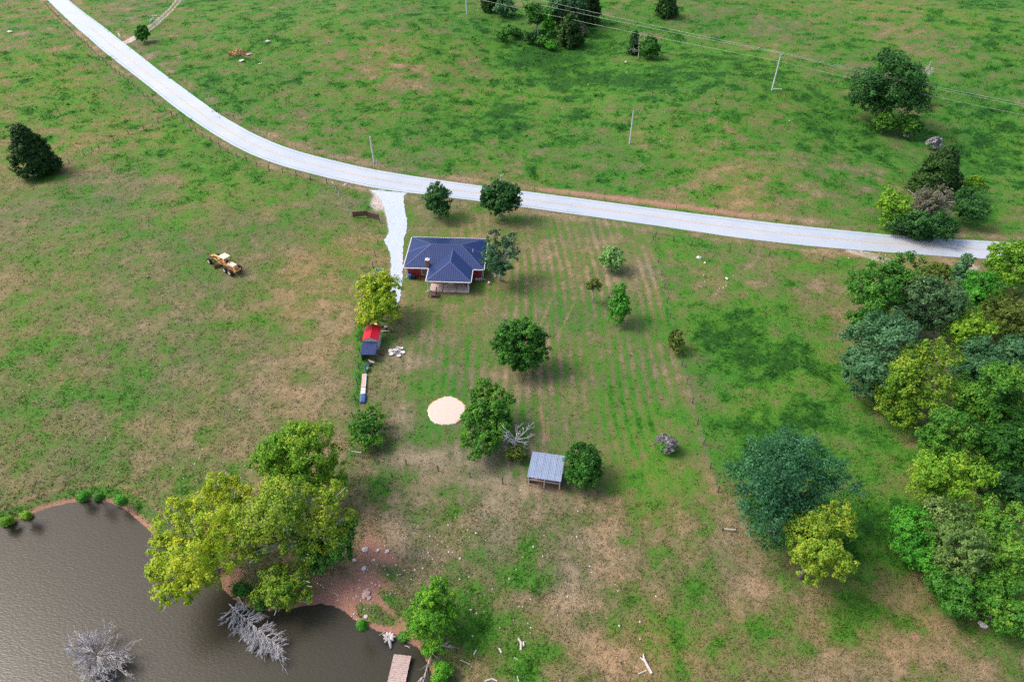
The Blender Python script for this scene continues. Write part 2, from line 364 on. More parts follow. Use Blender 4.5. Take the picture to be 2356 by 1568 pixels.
# ------------------------------------------------------------------ ground: one sheet, grass cover by place
def _rough(x, y):
    flat = sstep(4.2, 6.5, dist_line(x, y, ROADC))*sstep(2.0, 5.0, dist_line(x, y, [tuple((q+s)/2) for q, s in zip(DL, DR)]))*sstep(3, 5, np.hypot(x-pad_c.x, y-pad_c.y))
    if np.ndim(x) == 0: sd = pond_sd(np.array([x]), np.array([y]))[0] if x < 25 and y < 75 else 99.
    else:
        sd = np.full(x.shape, 99.); m = (x < 25) & (y < 75)
        if m.any(): sd[m] = pond_sd(x[m], y[m])
    near = (y > 26) & (y < 335) & (np.abs(x) < 1.2*(38+.566*np.abs(y)))
    r = (fbm(x, y, 2.2, 3, .6, 21)-.5)*0.24+(fbm(x, y, .9, 2, .6, 22)-.5)*.12+(fbm(x, y, 7.0, 3, .5, 23)-.5)*(.55*(y > 125)+.25)
    return r*flat*sstep(.3, 1.5, sd)*near
ROUGH = _rough
def zones(x, y, z):
    px, py = proj(x, y, z)
    def g(cx, cy, rx, ry, rot=0):
        dx, dy = px-cx, py-cy
        if rot:
            c, s = math.cos(rot), math.sin(rot); dx, dy = dx*c+dy*s, -dx*s+dy*c
        return np.exp(-(dx/rx)**2-(dy/ry)**2)
    t = np.full(x.shape, 0.50); r = np.zeros(x.shape); p = np.zeros(x.shape)
    for a in [(640,900,170,130,-.13),(300,760,240,130,-.05),(560,1010,140,70,-.10),(700,640,120,80,-.05),(330,500,160,70,.10),(700,520,70,60,.05),(420,370,140,60,.10),(60,870,130,70,.08),(380,1100,90,40,.10),
              (180,200,200,160,.10),(60,330,120,90,.06),(900,150,150,90,-.10),(1010,190,110,60,-.06),(1340,170,150,70,.20),(1240,110,90,40,.16),(1180,260,170,60,.12),(1020,330,120,50,.12),(1500,300,120,60,.02),(1700,250,150,60,-.08),
              (1750,390,170,60,-.07),(1600,150,150,60,.16),(2250,330,120,110,.22),(2290,470,90,40,.10),(2330,120,120,90,.08),(2100,90,130,60,-.08),(600,150,130,80,.14),(760,60,120,60,.06),(1950,290,60,60,.10),
              (1760,860,140,170,.26),(1660,760,60,80,.16),(1840,1000,110,60,.20),(1720,660,110,45,-.10),(1880,680,60,50,-.10),(1960,900,40,90,-.06),(2010,1200,70,90,.26),  # last patch: shade beside the big tree put in as darker green
              (1480,1020,120,180,.12),(1420,880,90,90,.06),(1540,1120,70,60,.10),(1250,570,160,40,-.14),(1060,520,120,30,-.12),(1400,640,80,40,-.18),(1500,620,30,70,-.16),(1180,700,90,60,-.06),
              (1190,870,90,30,-.26),(1000,740,70,40,-.05),(950,830,40,50,-.14),(1000,880,70,40,.14),(980,960,60,60,.10),(930,960,35,50,-.18),(960,1050,130,26,-.34),(1120,1110,120,24,-.20),
              (1060,1150,110,50,-.08),(1150,1180,50,60,-.20),(1010,1240,110,60,-.12),(1250,1120,80,20,-.10),(1350,1160,90,30,-.14),(1450,1200,90,40,.06),(1200,1290,80,70,.04),(1340,1330,70,110,-.22),(1250,1390,60,60,.05),
              (1130,1470,60,50,.10),(1250,1500,80,40,.16),(1470,1530,120,50,-.24),(1580,1380,120,90,.10),(1430,1340,40,30,.14),(1700,1300,60,70,-.36),(1760,1340,60,40,-.34),(1850,1390,60,30,-.16),(1960,1420,120,50,.10),(2080,1500,240,60,-.20),
              (2280,1540,160,40,-.26),(1950,1540,180,30,-.24),(1700,1520,90,40,-.02),(1560,1260,90,50,-.04),(880,1180,50,60,-.26),(1280,1380,330,190,-.16),(700,960,160,110,-.06),(870,1300,90,90,-.22),(640,330,60,60,.06),(820,700,40,90,.06),(1590,600,60,30,.06)]:
        t = t+a[4]*g(*a[:4])
    for a in [(850,1200,40,90,.50),(860,1270,60,35,.52),(800,1350,80,40,.62),(880,1340,90,22,.50,.5),(760,1395,60,22,.7),(700,1330,80,50,.42),(540,1320,40,25,.7),(900,1455,40,14,.8),(970,1050,90,20,.30),(1180,870,80,22,.30),(1700,1275,40,40,.45),
              (1800,1350,70,30,.40),(1640,1128,12,14,.6),(2105,1462,14,14,.8),(2262,1448,20,14,.6),(950,790,18,14,.4),(1222,1115,10,8,.8),(1258,1122,8,6,.8),(1288,1128,10,7,.8),(1260,1135,50,8,.3),(545,401,16,5,.6),(573,127,22,10,.6),(1245,560,12,8,.3),(1060,515,80,9,.26),(1405,625,55,14,.30),(515,630,40,10,.25),(1880,1268,30,14,.35),(2240,610,22,16,.5)]:
        r = r+a[4]*g(*a[:4], *(a[5:6]))
    # broad and middle patchiness, drawn out a little along the slope
    n1 = fbm(x*0.8, y, 16, 5, 0.6, 1); n2 = fbm(x, y*1.3, 4.5, 4, 0.6, 2); n3 = fbm(x, y, 1.6, 3, 0.6, 3)
    mown = np.clip(g(1290,760,300,330)*1.6, 0, 1)*(px > 925)*(px < 1560+0.28*(py-780)*(py > 540))*(py > 500)*(py < 1150)
    t = t+(n1-.5)*0.44*(1-.35*mown)+(n2-.5)*0.54*(1-.4*mown)+(n3-.5)*0.44
    # dark weed tussocks on the pasture
    w_ = fbm(x, y*1.2, 3.4, 3, 0.5, 5)
    t = t+(.18+.10*sstep(480, 400, py))*sstep(.54, .66, w_)*(1-mown)-.07*sstep(.42, .30, w_)*(1-mown)
    # mowing stripes run away from the viewer
    sx_ = x+fbm(x*.25, y*.25, 9, 2, .5, 7)*4.0+y*0.03
    st = np.sin(sx_*2*math.pi/1.8)
    pat = sstep(.40, .62, fbm(x*1.2, y*.5, 5, 3, .55, 9)); amp = .05+.15*pat
    t = t+mown*amp*st; r = r+.22*mown*np.clip(-st, 0, 1)*pat*(g(1270,650,130,150)+.4*g(1440,880,120,90))
    t = t+0.04*np.sin((x*.8+y*.6)*2*math.pi/2.4)*g(160,150,200,170)
    lf = sstep(900, 780, px)*sstep(250, 420, py)*(~inside(px, py, pond_px)); t = t+lf*((.385+(t-.43)*.72)-t)
    t = t+.09*sstep(480, 400, py)*(px > 420)
    # soil lines: ruts, the fence strip, paths
    def line(pts, wd, val, ch):
        nonlocal t, r, p
        d = dist_line(x, y, wl(pts)); m = np.exp(-(d/wd)**2)
        if ch == 'r': r = r+val*m
        elif ch == 'p': p = p+val*m
        else: t = t+val*m
    line([(1268,686),(1258,715),(1244,747)], .55, .55, 'r'); line([(1319,699),(1305,730),(1289,760)], .5, .5, 'r'); line([(1244,935),(1253,1012)], .4, .65, 'r'); line([(1260,960),(1264,1012)], .35, .55, 'r')
    line([(1256,520),(1240,600),(1238,680)], .8, .22, 'r'); line([(1300,530),(1305,640),(1300,700)], .8, .22, 'r')
    line([(1545,800),(1575,870),(1600,960),(1625,1050),(1640,1110)], .8, -.12, 't'); line([(1545,800),(1575,870),(1600,960),(1625,1050)], .6, .14, 'r')
    line([(1505,560),(1525,640),(1540,720),(1548,790)], 1.0, .18, 't'); line([(833,740),(828,870),(820,940),(806,1045)], .9, .32, 't')
    line([(850,1268),(900,1285),(960,1310),(1020,1312)], .8, .45, 'r'); line([(840,1360),(890,1400),(930,1435)], .7, .6, 'r'); line([(780,1370),(840,1365)], 1.0, .5, 'r')
    line([(1740,1478),(1830,1490),(1930,1500)], .5, .3, 'r'); line([(2120,1530),(2250,1560),(2356,1560)], 1.6, .35, 'r')
    line([(395,264),(310,303),(210,350),(150,378)], 1.2, -.16, 't')
    line([(1130,90),(1220,140),(1300,190),(1450,185),(1600,160),(1700,150),(1780,175)], 9, .14, 't'); line([(1870,200),(1930,290),(2040,360),(2160,420),(2260,500)], 6, .16, 't'); line([(1180,60),(1250,110),(1330,120),(1400,70)], 8, .16, 't')
    line([(640,180),(780,200),(880,290)], 8, .12, 't'); line([(420,300),(560,420),(700,520)], 7, .10, 't')
    # verge of the road
    dr = dist_line(x, y, ROADC); dn = dist_line(x, y, RHl); ds = dist_line(x, y, RLl)
    outside = ~inside(x, y, ROADPOLY)
    vn = np.exp(-((dn-2.2)/1.5)**2)*outside; vs = np.exp(-((ds-1.6)/1.2)**2)*outside*(ds < dn); vn = vn*(dn < ds)
    east = sstep(1180, 1260, px)*sstep(1800, 1700, px)
    t = t-vn*.26-vs*.34*(sstep(0, 60, np.abs(px-1150)-60)*.4+.6)*np.where(px < 900, 1, .7)
    r = r+vn*(.20+.55*east)+vs*(.34*(px < 900)+.22*((px > 1660) & (px < 1830)))
    t = t+.10*np.exp(-(dn/.6)**2)*outside; p = p+.42*(np.exp(-(dn/.45)**2)+np.exp(-(ds/.45)**2))*outside
    # gravel: gate pull-in, drive edges, field track, roadside ruts
    p = p+.95*g(866,468,18,20)+.5*g(872,440,16,8)+.6*g(2240,617,22,16)
    dd = dist_line(x, y, [tuple(q) for q in DL])
    p = p+.45*np.exp(-(dd/.7)**2)
    dt_ = dist_line(x, y, TRACK); p = p+.8*np.exp(-((dt_-.95)/.5)**2)+.55*np.exp(-(dt_/2.4)**2)*g(305,92,22,14); r = r+.55*np.exp(-(dt_/1.7)**2)
    line([(1955,578),(1990,588),(2040,603),(2062,606)], .8, .7, 'p'); line([(1985,578),(2020,588),(2066,604)], .6, .6, 'p'); line([(1960,580),(2050,604)], 1.6, .35, 'r')
    # pond bank
    m = (x < 30) & (y < 80); sd = np.full(x.shape, 99.); sd[m] = pond_sd(x[m], y[m])
    r = r+.8*np.exp(-((sd-.3)/.7)**2)+.55*np.exp(-((sd-2.6)/.55)**2)*(px < 420); t = t+.18*np.exp(-((sd-1.5)/.8)**2)*(px < 330)
    r = np.where(sd < 0, .9, r)
    # ash and dust round the burn heap and the pad
    p = p+.7*g(914,809,13,12)+.25*g(1028,900,30,10)
    mp = wl([(1548,790),(1580,870),(1605,950),(1630,1050),(1655,1140),(1690,1215),(1790,1290),(1900,1330),(2010,1330),(2085,1220),(2090,1000),(2000,930),(1955,850),(1930,735),(1820,680),(1720,715),(1600,740)])
    inm = inside(x, y, mp)*sstep(0, 7, dist_line(x, y, mp[4:]+mp[:1])); t = t+inm*(.14+.6*(fbm(x*.7, y, 5, 4, .6, 41)-.5))
    hue = .48+.9*(fbm(x, y, 28, 3, .5, 31)-.5)+.35*(fbm(x, y, 5, 3, .5, 32)-.5)
    for a in [(120,170,200,160,.38),(330,330,120,60,.15),(1000,260,160,90,.08),(1350,170,150,70,-.10),(2250,300,160,160,-.18),(1780,400,160,60,.12),(1480,1040,110,150,.40),(1250,600,200,60,.10),(1990,1440,200,80,.30),(1500,1480,200,80,.18),(950,1200,80,90,-.1)]: hue = hue+a[4]*g(*a[:4])
    hue = hue+inm*(-.08+.7*(fbm(x, y, 9, 3, .5, 42)-.5))
    return np.clip(t, 0, 1), np.clip(r, 0, 1), np.clip(p, 0, 1), sd, outside, np.clip(hue, 0, 1)
def build_ground():
    ys = [-900, -400, -150, -50, 0, 15, 24]; yv = 28.0
    while yv < 330: ys.append(yv); yv += 0.32+1.05*(yv-28)/300
    ys += [345, 370, 410, 480, 600, 800, 1200, 2000, 3500, 6000]; ys = np.array(ys)
    a = np.linspace(-1.10, 1.10, 520); a = np.r_[-30, -12, -5, -2.6, -1.7, -1.3, a, 1.3, 1.7, 2.6, 5, 12, 30]
    half = np.maximum(38+.566*ys, 52)
    X = half[:, None]*a[None, :]; Y = np.repeat(ys[:, None], len(a), 1); x = X.ravel(); y = Y.ravel()
    z = hfun(x, y); t, r, p, sd, outside, hue = zones(x, y, z)
    z = zsurf(x, y)
    nr, nc = len(ys), len(a); idx = np.arange(nr*nc).reshape(nr, nc)
    F = np.stack([idx[:-1, :-1].ravel(), idx[:-1, 1:].ravel(), idx[1:, 1:].ravel(), idx[1:, :-1].ravel()], -1)
    V = np.stack([x, y, z], -1); C = np.stack([t, r, p, hue], -1)
    o = np_mesh('ground', V, F, M['ground'], acol=('zone', C), smooth=True); tag(o, kind='structure'); return o
build_ground()
# pond water
pv = []
n = len(POND); cxp = sum(p[0] for p in POND)/n; cyp = sum(p[1] for p in POND)/n
for i, p in enumerate(POND):
    a, b = Vector(POND[i-1]), Vector(POND[(i+1) % n]); d = (b-a).normalized(); nv = Vector((-d.y, d.x))
    q = Vector(p)+nv*1.0
    if inside(np.array([q.x]), np.array([q.y]), POND)[0]: q = Vector(p)-nv*1.0
    pv.append((q.x, q.y, ZW))
tag(MB().poly(pv).build('pond_water', M['water']), kind='structure')

# ------------------------------------------------------------------ road, drive, pad
def ribbon(name, A, B, dz, m, nc=6, parent=None, skirt=0.25, jag=0.0):
    A = np.array(A); B = np.array(B); n = len(A); V = []; rows = nc+1
    if jag:
        d = (B-A); d = d/np.linalg.norm(d, axis=1)[:, None]
        A = A+d*(RS.rand(n, 1)-.5)*2*jag; B = B+d*(RS.rand(n, 1)-.5)*2*jag
    us = [0]+list(np.linspace(0, 1, rows))+[1]
    for i in range(n):
        for j, u in enumerate(us):
            q = A[i]*(1-u)+B[i]*u; zz = float(hfun(q[0], q[1]))+dz*(1 if 0 < j < len(us)-1 else -3)
            V.append((q[0], q[1], zz))
    k = len(us); idx = np.arange(n*k).reshape(n, k)
    F = np.stack([idx[:-1, :-1].ravel(), idx[1:, :-1].ravel(), idx[1:, 1:].ravel(), idx[:-1, 1:].ravel()], -1)
    return np_mesh(name, V, F, m, parent)
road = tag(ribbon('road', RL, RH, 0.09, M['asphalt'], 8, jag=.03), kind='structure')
mid = (RH+RL)/2; dn_ = np.gradient(mid, axis=0); dn_ /= np.linalg.norm(dn_, axis=1)[:, None]; nn = np.stack([-dn_[:, 1], dn_[:, 0]], -1)
for s_ in (-.17, .17):
    ribbon('centre_line', mid[95:]+nn[95:]*(s_-.06), mid[95:]+nn[95:]*(s_+.06), 0.10, M['line'], 1, road)
for s_, i0, i1 in ((.88, 150, 255), (.10, 100, 200), (.93, 20, 110)):
    c = RL*(1-s_)+RH*s_; ribbon('pavement_seam', c[i0:i1]-nn[i0:i1]*.05, c[i0:i1]+nn[i0:i1]*.05, 0.096, M['crack'], 1, road)
tag(ribbon('driveway', DR, DL, 0.07, M['gravel_drive'], 6, jag=.16), kind='structure')
# ragged gravel spill beside the drive
# round sand pad, rim of clay, domed a little
mb = MB(); ring = []; NN = 72
for k in range(NN):
    a = 2*math.pi*k/NN; ring.append(PAD_R*(1+.02*math.sin(5*a)+(.035 if k % 4 == 0 else 0)+random.uniform(-.012,.012)))
base = len(mb.v)
levels = [(1.0, -.15), (1.0, .12), (.93, .20), (.5, .24), (.0, .25)]
for f_, z_ in levels[:-1]:
    for k in range(NN):
        a = 2*math.pi*k/NN; rr = ring[k]*f_ if f_ > .92 else PAD_R*f_; mb.v.append((rr*math.cos(a), rr*math.sin(a), z_))
mb.v.append((0, 0, .25)); ci, pi_ = mb.mi(M['clay']), mb.mi(M['pad'])
for l in range(3):
    for k in range(NN):
        mb.f.append((l*NN+k, l*NN+(k+1) % NN, (l+1)*NN+(k+1) % NN, (l+1)*NN+k)); a = 2*math.pi*k/NN
        mb.m.append(ci if (l <= 1 and (math.cos(a-.1) > .55 or (math.cos(a-2.3) > .85))) else pi_)
for k in range(NN): mb.f.append((3*NN+k, 3*NN+(k+1) % NN, 4*NN)); mb.m.append(pi_)
tag(mb.build('sand_pad', None, None, pad_c, 0), kind='structure')

# ------------------------------------------------------------------ house
HA = math.radians(-2.6); EZ = 2.6
hx, hy, _ = PZ(929, 616.8, EZ); HO = Vector((float(hx), float(hy), 0)); HZ = float(hfun(hx+7, hy+4))
HO.z = HZ
house = thing('house', 'red-walled house with a ribbed navy metal hip roof and back porch', 'house', HO, HA)
W_, D_ = 15.2, 10.5; RZ = 4.5; wx0, wx1, wy = 4.85, 13.1, -4.1; wxm = (wx0+wx1)/2; WZ = 4.1
def slope(name, pts, eave_dir, mt, parent, rib=0.42, rw=.09, rh=.055, th=.05):
    """roof sheet from a planar convex outline; ribs run up the slope"""
    pts = [Vector(p) for p in pts]; e = Vector(eave_dir).normalized(); nrm = (pts[1]-pts[0]).cross(pts[2]-pts[0]).normalized()
    if nrm.z < 0: nrm = -nrm
    up = nrm.cross(e)
    if up.z < 0: up = -up
    o = pts[0]; q = [((p-o).dot(e), (p-o).dot(up)) for p in pts]; mb = MB()
    top = [p+nrm*th for p in pts]; mb.poly(top); mb.poly([p for p in pts][::-1])
    for i in range(len(pts)): j = (i+1) % len(pts); mb.poly([pts[i], pts[j], top[j], top[i]])
    u0, u1 = min(a for a, b in q), max(a for a, b in q); u = u0+rib*.5
    while u < u1:
        hit = []
        for i in range(len(q)):
            (a, b), (c, d) = q[i], q[(i+1) % len(q)]
            if (a-u)*(c-u) < 0: hit.append(b+(d-b)*(u-a)/(c-a))
        if len(hit) >= 2 and max(hit)-min(hit) > .15:
            v0, v1 = min(hit)+.02, max(hit)-.05; A = o+e*u+up*v0+nrm*(th+.002); B = o+e*u+up*v1+nrm*(th+.002)
            h = e*rw/2; k = nrm*rh; h2 = e*rw*.25
            mb.poly([A-h, A-h2+k, B-h2+k, B-h]); mb.poly([A-h2+k, A+h2+k, B+h2+k, B-h2+k]); mb.poly([A+h2+k, A+h, B+h, B+h2+k]); mb.poly([A-h, A+h, A+h2+k, A-h2+k])
        u += rib
    return mb.build(name, mt, parent)
hp = (W_-5.9)/2
A_, B_, C_, E_ = (0,0,EZ), (W_,0,EZ), (W_,D_,EZ), (0,D_,EZ); R1, R2 = (hp,D_/2,RZ), (W_-hp,D_/2,RZ)
roofs = []
vy = (WZ-EZ)/((RZ-EZ)/(D_/2))
slope('roof_slope', [A_, (wx0,0,EZ), (wxm,vy,WZ), R2, R1], (1,0,0), M['navy'], house) if False else None
slope('roof_slope', [A_, B_, R2, R1], (1,0,0), M['navy'], house); slope('roof_slope', [C_, E_, R1, R2], (1,0,0), M['navy'], house)
slope('roof_slope', [E_, A_, R1], (0,1,0), M['navy'], house); slope('roof_slope', [B_, C_, R2], (0,1,0), M['navy'], house)
HF = (wxm, wy+(wx1-wx0)/2, WZ); HB = (wxm, vy+.02, WZ)
lift = .03
def L3(p, d=lift): return (p[0], p[1], p[2]+d)
slope('roof_slope', [L3((wx0,wy,EZ)), L3((wx1,wy,EZ)), L3(HF)], (1,0,0), M['navy'], house)
slope('roof_slope', [L3((wx0,.0,EZ)), L3((wx0,wy,EZ)), L3(HF), L3(HB)], (0,1,0), M['navy'], house)
slope('roof_slope', [L3((wx1,wy,EZ)), L3((wx1,.0,EZ)), L3(HB), L3(HF)], (0,1,0), M['navy'], house)
for a, b, dz in ((R1,R2,.06),(A_,R1,.06),(B_,R2,.06),(C_,R2,.06),(E_,R1,.06),((wx0,wy,EZ),HF,.09),((wx1,wy,EZ),HF,.09),(HF,HB,.09)):
    MB().bar(L3(a,dz), L3(b,dz), .13, .04).build('ridge_cap', M['navycap'], house)
for a, b in ((A_,(wx0,0,EZ)),((wx1,0,EZ),B_),(B_,C_),(C_,E_),(E_,A_),((wx0,wy,EZ),(wx1,wy,EZ)),((wx0,wy,EZ),(wx0,0,EZ)),((wx1,wy,EZ),(wx1,0,EZ))):
    va = Vector(a); vb = Vector(b); d = (vb-va).normalized(); cen = Vector((W_/2, D_/2, EZ)); out = d.cross(Vector((0,0,1)))
    mid_ = (va+vb)/2; c0 = cen if a[1] >= 0 and b[1] >= 0 and not (a == (wx0,wy,EZ)) else Vector((wxm, -2, EZ))
    if (mid_-c0).dot(out) < 0: out = -out
    MB().bar(va+out*.09+Vector((0,0,-.06)), vb+out*.09+Vector((0,0,-.06)), .17, .16).build('gutter', M['white'], house)
# soffit and walls
MB().box((W_/2, D_/2, EZ-.06), (W_-.06, D_-.06, .05)).box((wxm, wy/2-.02, EZ-.065), (wx1-wx0-.06, -wy-.1, .05)).build('soffit', M['white'], house)
wi = .55
wall = MB()
for (c, d) in (((W_/2, wi, 1.24), (W_-2*wi, .2, 2.5)), ((W_/2, D_-wi, 1.24), (W_-2*wi, .2, 2.5)), ((wi+.1, D_/2, 1.24), (.2, D_-2*wi-.2, 2.5)), ((W_-wi-.1, D_/2, 1.24), (.2, D_-2*wi-.2, 2.5)),
               ((wxm, -1.35, 1.24), (wx1-wx0-.9, .2, 2.5)), ((wx0+.55, -.45, 1.24), (.2, 1.6, 2.5)), ((wx1-.55, -.45, 1.24), (.2, 1.6, 2.5))): wall.box(c, d)
wall.build('wall', M['redwall'], house)
MB().box((W_/2, D_/2, .05), (W_-2*wi+.16, D_-2*wi+.16, .3)).build('foundation', M['white'], house)
def window(x, y, z, wd, h):
    f = MB(); 
    for c, d in (((0,0,h/2), (wd+.2,.1,.1)), ((0,0,-h/2), (wd+.2,.14,.1)), ((-wd/2,0,0), (.1,.1,h)), ((wd/2,0,0), (.1,.1,h)), ((0,0,0), (wd,.06,.06))): f.box((x+c[0], y+c[1], z+c[2]), d)
    fo = f.build('window', M['white'], house); MB().box((x, y+.02, z), (wd, .03, h)).build('pane', M['glass'], fo)
window(3.75, wi-.13, 1.35, .95, 1.1); window(7.0, -1.5, 1.4, 1.2, 1.2); window(11.2, -1.5, 1.4, 1.2, 1.2)
d_ = MB().box((9.1, -1.5, 1.15), (1.0, .07, 2.1)).build('door', M['cream'], house); MB().box((9.45, -1.57, 1.1), (.06,.06,.14)).build('handle', M['black'], d_)
# porch slabs with open joints
px0, px1 = wx0+.35, wx1-.35; sw = (px1-px0)/3
for k in range(3): MB().box((px0+sw*(k+.5), -2.72, .07), (sw-.10, 2.5, .26)).build('porch_slab', M['concrete'], house, bevel=.02)
MB().box(((px0+px1)/2, -2.72, .0), (px1-px0-.02, 2.46, .2)).build('porch_bed', M['joint'], house)
for x in (px0+.15, px1-.15): MB().box((x, -3.82, 1.37), (.17, .17, 2.3)).box((x, -3.82, .28), (.27,.27,.14)).build('porch_post', M['white'], house)
for x, y in ((.25, .32), (wx0+.15, -3.9), (W_-.15, .32)):
    MB().tube([(x, y-.25, 2.45), (x, y+.12, 2.2), (x, y+.12, .35), (x+.05, y-.12, .2), (x+(.5 if x > 10 else -.45), y-.3, .12)], .06, 6).build('downspout', M['white'], house)
# chimney at the valley
ch = MB().box((4.55, .62, 2.85), (.62, .62, 2.5)).build('chimney', M['brick'], house)
MB().box((4.55, .62, 4.14), (.8, .8, .1)).build('chimney_cap', M['white'], ch); MB().cyl((4.55, .62, 4.3), .16, .26, 10).build('flue', M['cream'], ch)
MB().cyl((12.9, 4.0, 4.1), .07, .55, 8).build('vent_pipe', M['white'], house)
dish = MB(); dish.tube([(W_-.2, 5.2, 2.7), (W_+.25, 5.1, 3.0)], .03, 5); dish.cyl((W_+.3, 5.05, 3.05), .33, .05, 14, None, 'X', .25); dish.build('satellite_dish', M['steel'], house)
# things about the house
def hl(x, y, z=0): return house.matrix_basis @ Vector((x, y, z)) if False else HO+Matrix.Rotation(HA, 3, 'Z') @ Vector((x, y, z))
def bin_(x, y, m, label):
    t = thing('wheelie_bin', label, 'bin', hl(x, y), HA, 'bins beside the house wall')
    MB().box((0,0,.5), (.5,.5,.95), 0, None, None, 1.18).build('body', m, t, bevel=.03); MB().box((0,-.02,1.02), (.66,.7,.09)).build('lid', m, t, bevel=.03)
    for s in (-.25,.25): MB().cyl((s,.3,.12), .12, .06, 12, None, 'X').build('wheel', M['rubber'], t)
    MB().bar((-.25,.36,1.0), (.25,.36,1.0), .04).build('handle', m, t)
bin_(1.0, -.05, M['bluebin'], 'blue wheelie bin beside the red house wall'); bin_(1.75, -.1, M['black'], 'black wheelie bin beside the blue bin'); 
for k, (x, m, c) in enumerate(((13.75,'white','white flower pot at the short red wall, nearest the porch'), (14.3,'deadpale','pale flower pot in the middle of the row at the short red wall'), (14.75,'lilacpot','mauve flower pot at the outer end of the row by the red wall'))):
    mt = M.get(m) or mat('mauve_pot', (.42,.34,.44)); t = thing('flower_pot', c, 'pot', hl(x, .05), 0, 'pots along the short red wall')
    MB().cyl((0,0,.22), .17, .44, 12, None, 'Z', .25).build('pot', mt, t); MB().cyl((0,0,.46), .25, .05, 12).build('rim', mt, t)
t = thing('bucket', 'small white bucket on the grass below the silvery tree by the house', 'bucket', hl(16.2,-.9), 0); MB().cyl((0,0,.2), .16,.4,12,None,'Z',.21).build('body', M['white'], t); MB().tube([(-.2,0,.4),(-.1,0,.55),(.1,0,.55),(.2,0,.4)], .015, 4).build('handle', M['steel'], t)
t = thing('wooden_steps', 'brown wooden landing with steps and a handrail at the porch corner', 'steps', hl(6.0,-5.0), HA)
for k in range(7): MB().box((-.62+.2*k, 0, .42), (.185, 1.25, .05)).build('plank', M['brownwood'], t)
for sx in (-.65,.65):
    for sy in (-.55,.55): MB().box((sx, sy, .2), (.1,.1,.4)).build('leg', M['brownwood'], t)
for k in range(2): MB().box((.82+.28*k, 0, .28-.14*k), (.27, 1.1, .05)).build('tread', M['brownwood'], t)
MB().bar((.7,-.55,.45), (.7,-.55,1.35), .09).bar((.7,.9,.3), (.7,.9,1.35), .09).bar((.7,-.6,1.35), (.7,.95,1.35), .1, .06).bar((.7,-.55,.9), (.7,.9,.9), .05).build('handrail', M['brownwood'], t)
t = thing('chair', 'dark chair at the right end of the porch', 'chair', hl(12.3,-2.1,.2), HA+.3)
MB().box((0,0,.42),(.48,.48,.06)).build('seat', M['black'], t); MB().box((0,.23,.7),(.48,.05,.55)).build('backrest', M['black'], t)
for sx in (-.2,.2):
    for sy in (-.2,.2): MB().box((sx,sy,.2),(.05,.05,.4)).build('leg', M['black'], t)

# ------------------------------------------------------------------ red-roofed shed with lean-to
sx0 = Vector(PZ(834.4, 782.6, 2.2)); sx1 = Vector(PZ(870.2, 781.8, 2.2)); sb = Vector(PZ(837.8, 753.7, 2.2))
SW = sx1.x-sx0.x; SL = sb.y-sx0.y; SO = Vector((sx0.x, sx0.y, float(hfun(sx0.x, sx0.y))))
shed = thing('garden_shed', 'small cream shed with a bright red gable roof and a navy lean-to', 'shed', SO)
slope('roof_slope', [(-.05,-.12,2.2),(-.05,SL+.1,2.2),(SW/2,SL+.1,2.85),(SW/2,-.12,2.85)], (0,1,0), M['redroof'], shed, .3)
slope('roof_slope', [(SW+.05,SL+.1,2.2),(SW+.05,-.12,2.2),(SW/2,-.12,2.85),(SW/2,SL+.1,2.85)], (0,1,0), M['redroof'], shed, .3)
MB().bar((SW/2,-.13,2.92),(SW/2,SL+.11,2.92),.2,.05).build('ridge_cap', M['redroof'], shed)
wb = MB(); 
for yy in (.0, SL-.08):
    wb.poly([(0.12,yy,0),(SW-.12,yy,0),(SW-.12,yy,2.24),(SW/2,yy,2.82),(.12,yy,2.24)]); wb.poly([(0.12,yy+.08,0),(SW-.12,yy+.08,0),(SW-.12,yy+.08,2.24),(SW/2,yy+.08,2.82),(.12,yy+.08,2.24)][::-1])
wb.box((.16,SL/2,1.1),(.08,SL-.2,2.2)).box((SW-.16,SL/2,1.1),(.08,SL-.2,2.2)); wb.build('wall', M['cream'], shed)
dd_ = MB().box((SW-.1,SL*.45,1.0),(.05,.95,1.9)).build('door', M['board'], shed); MB().box((SW-.06,SL*.45-.35,1.0),(.05,.05,.14)).build('handle', M['black'], dd_)
slope('lean_to_roof', [(0,-.16,1.95),(SW-.1,-.16,1.95),(SW-.1,-2.95,1.55),(0,-2.95,1.55)], (1,0,0), M['navy'], shed, .28)
for x in (.15, SW-.25):
    MB().box((x,-2.8,.75),(.1,.1,1.5)).build('post', M['black'], shed)
MB().bar((.05,-2.85,1.5),(SW-.15,-2.85,1.5),.08,.12).build('beam', M['black'], shed)
MB().box((.12,-1.5,.8),(.05,2.5,1.5)).build('side_board', M['darkwood'], shed)
t = thing('frame_gate', 'black tubular frame leaning open beside the navy lean-to', 'frame', SO+Vector((SW+.05,-1.25,0)), -.15)
for a, b in (((0,0,.1),(.95,0,.1)),((0,0,1.35),(.95,0,1.35)),((0,0,.1),(0,0,1.35)),((.95,0,.1),(.95,0,1.35)),((0,0,.7),(.95,0,.7))): MB().tube([a,b],.045,6).build('tube', M['black'], t)
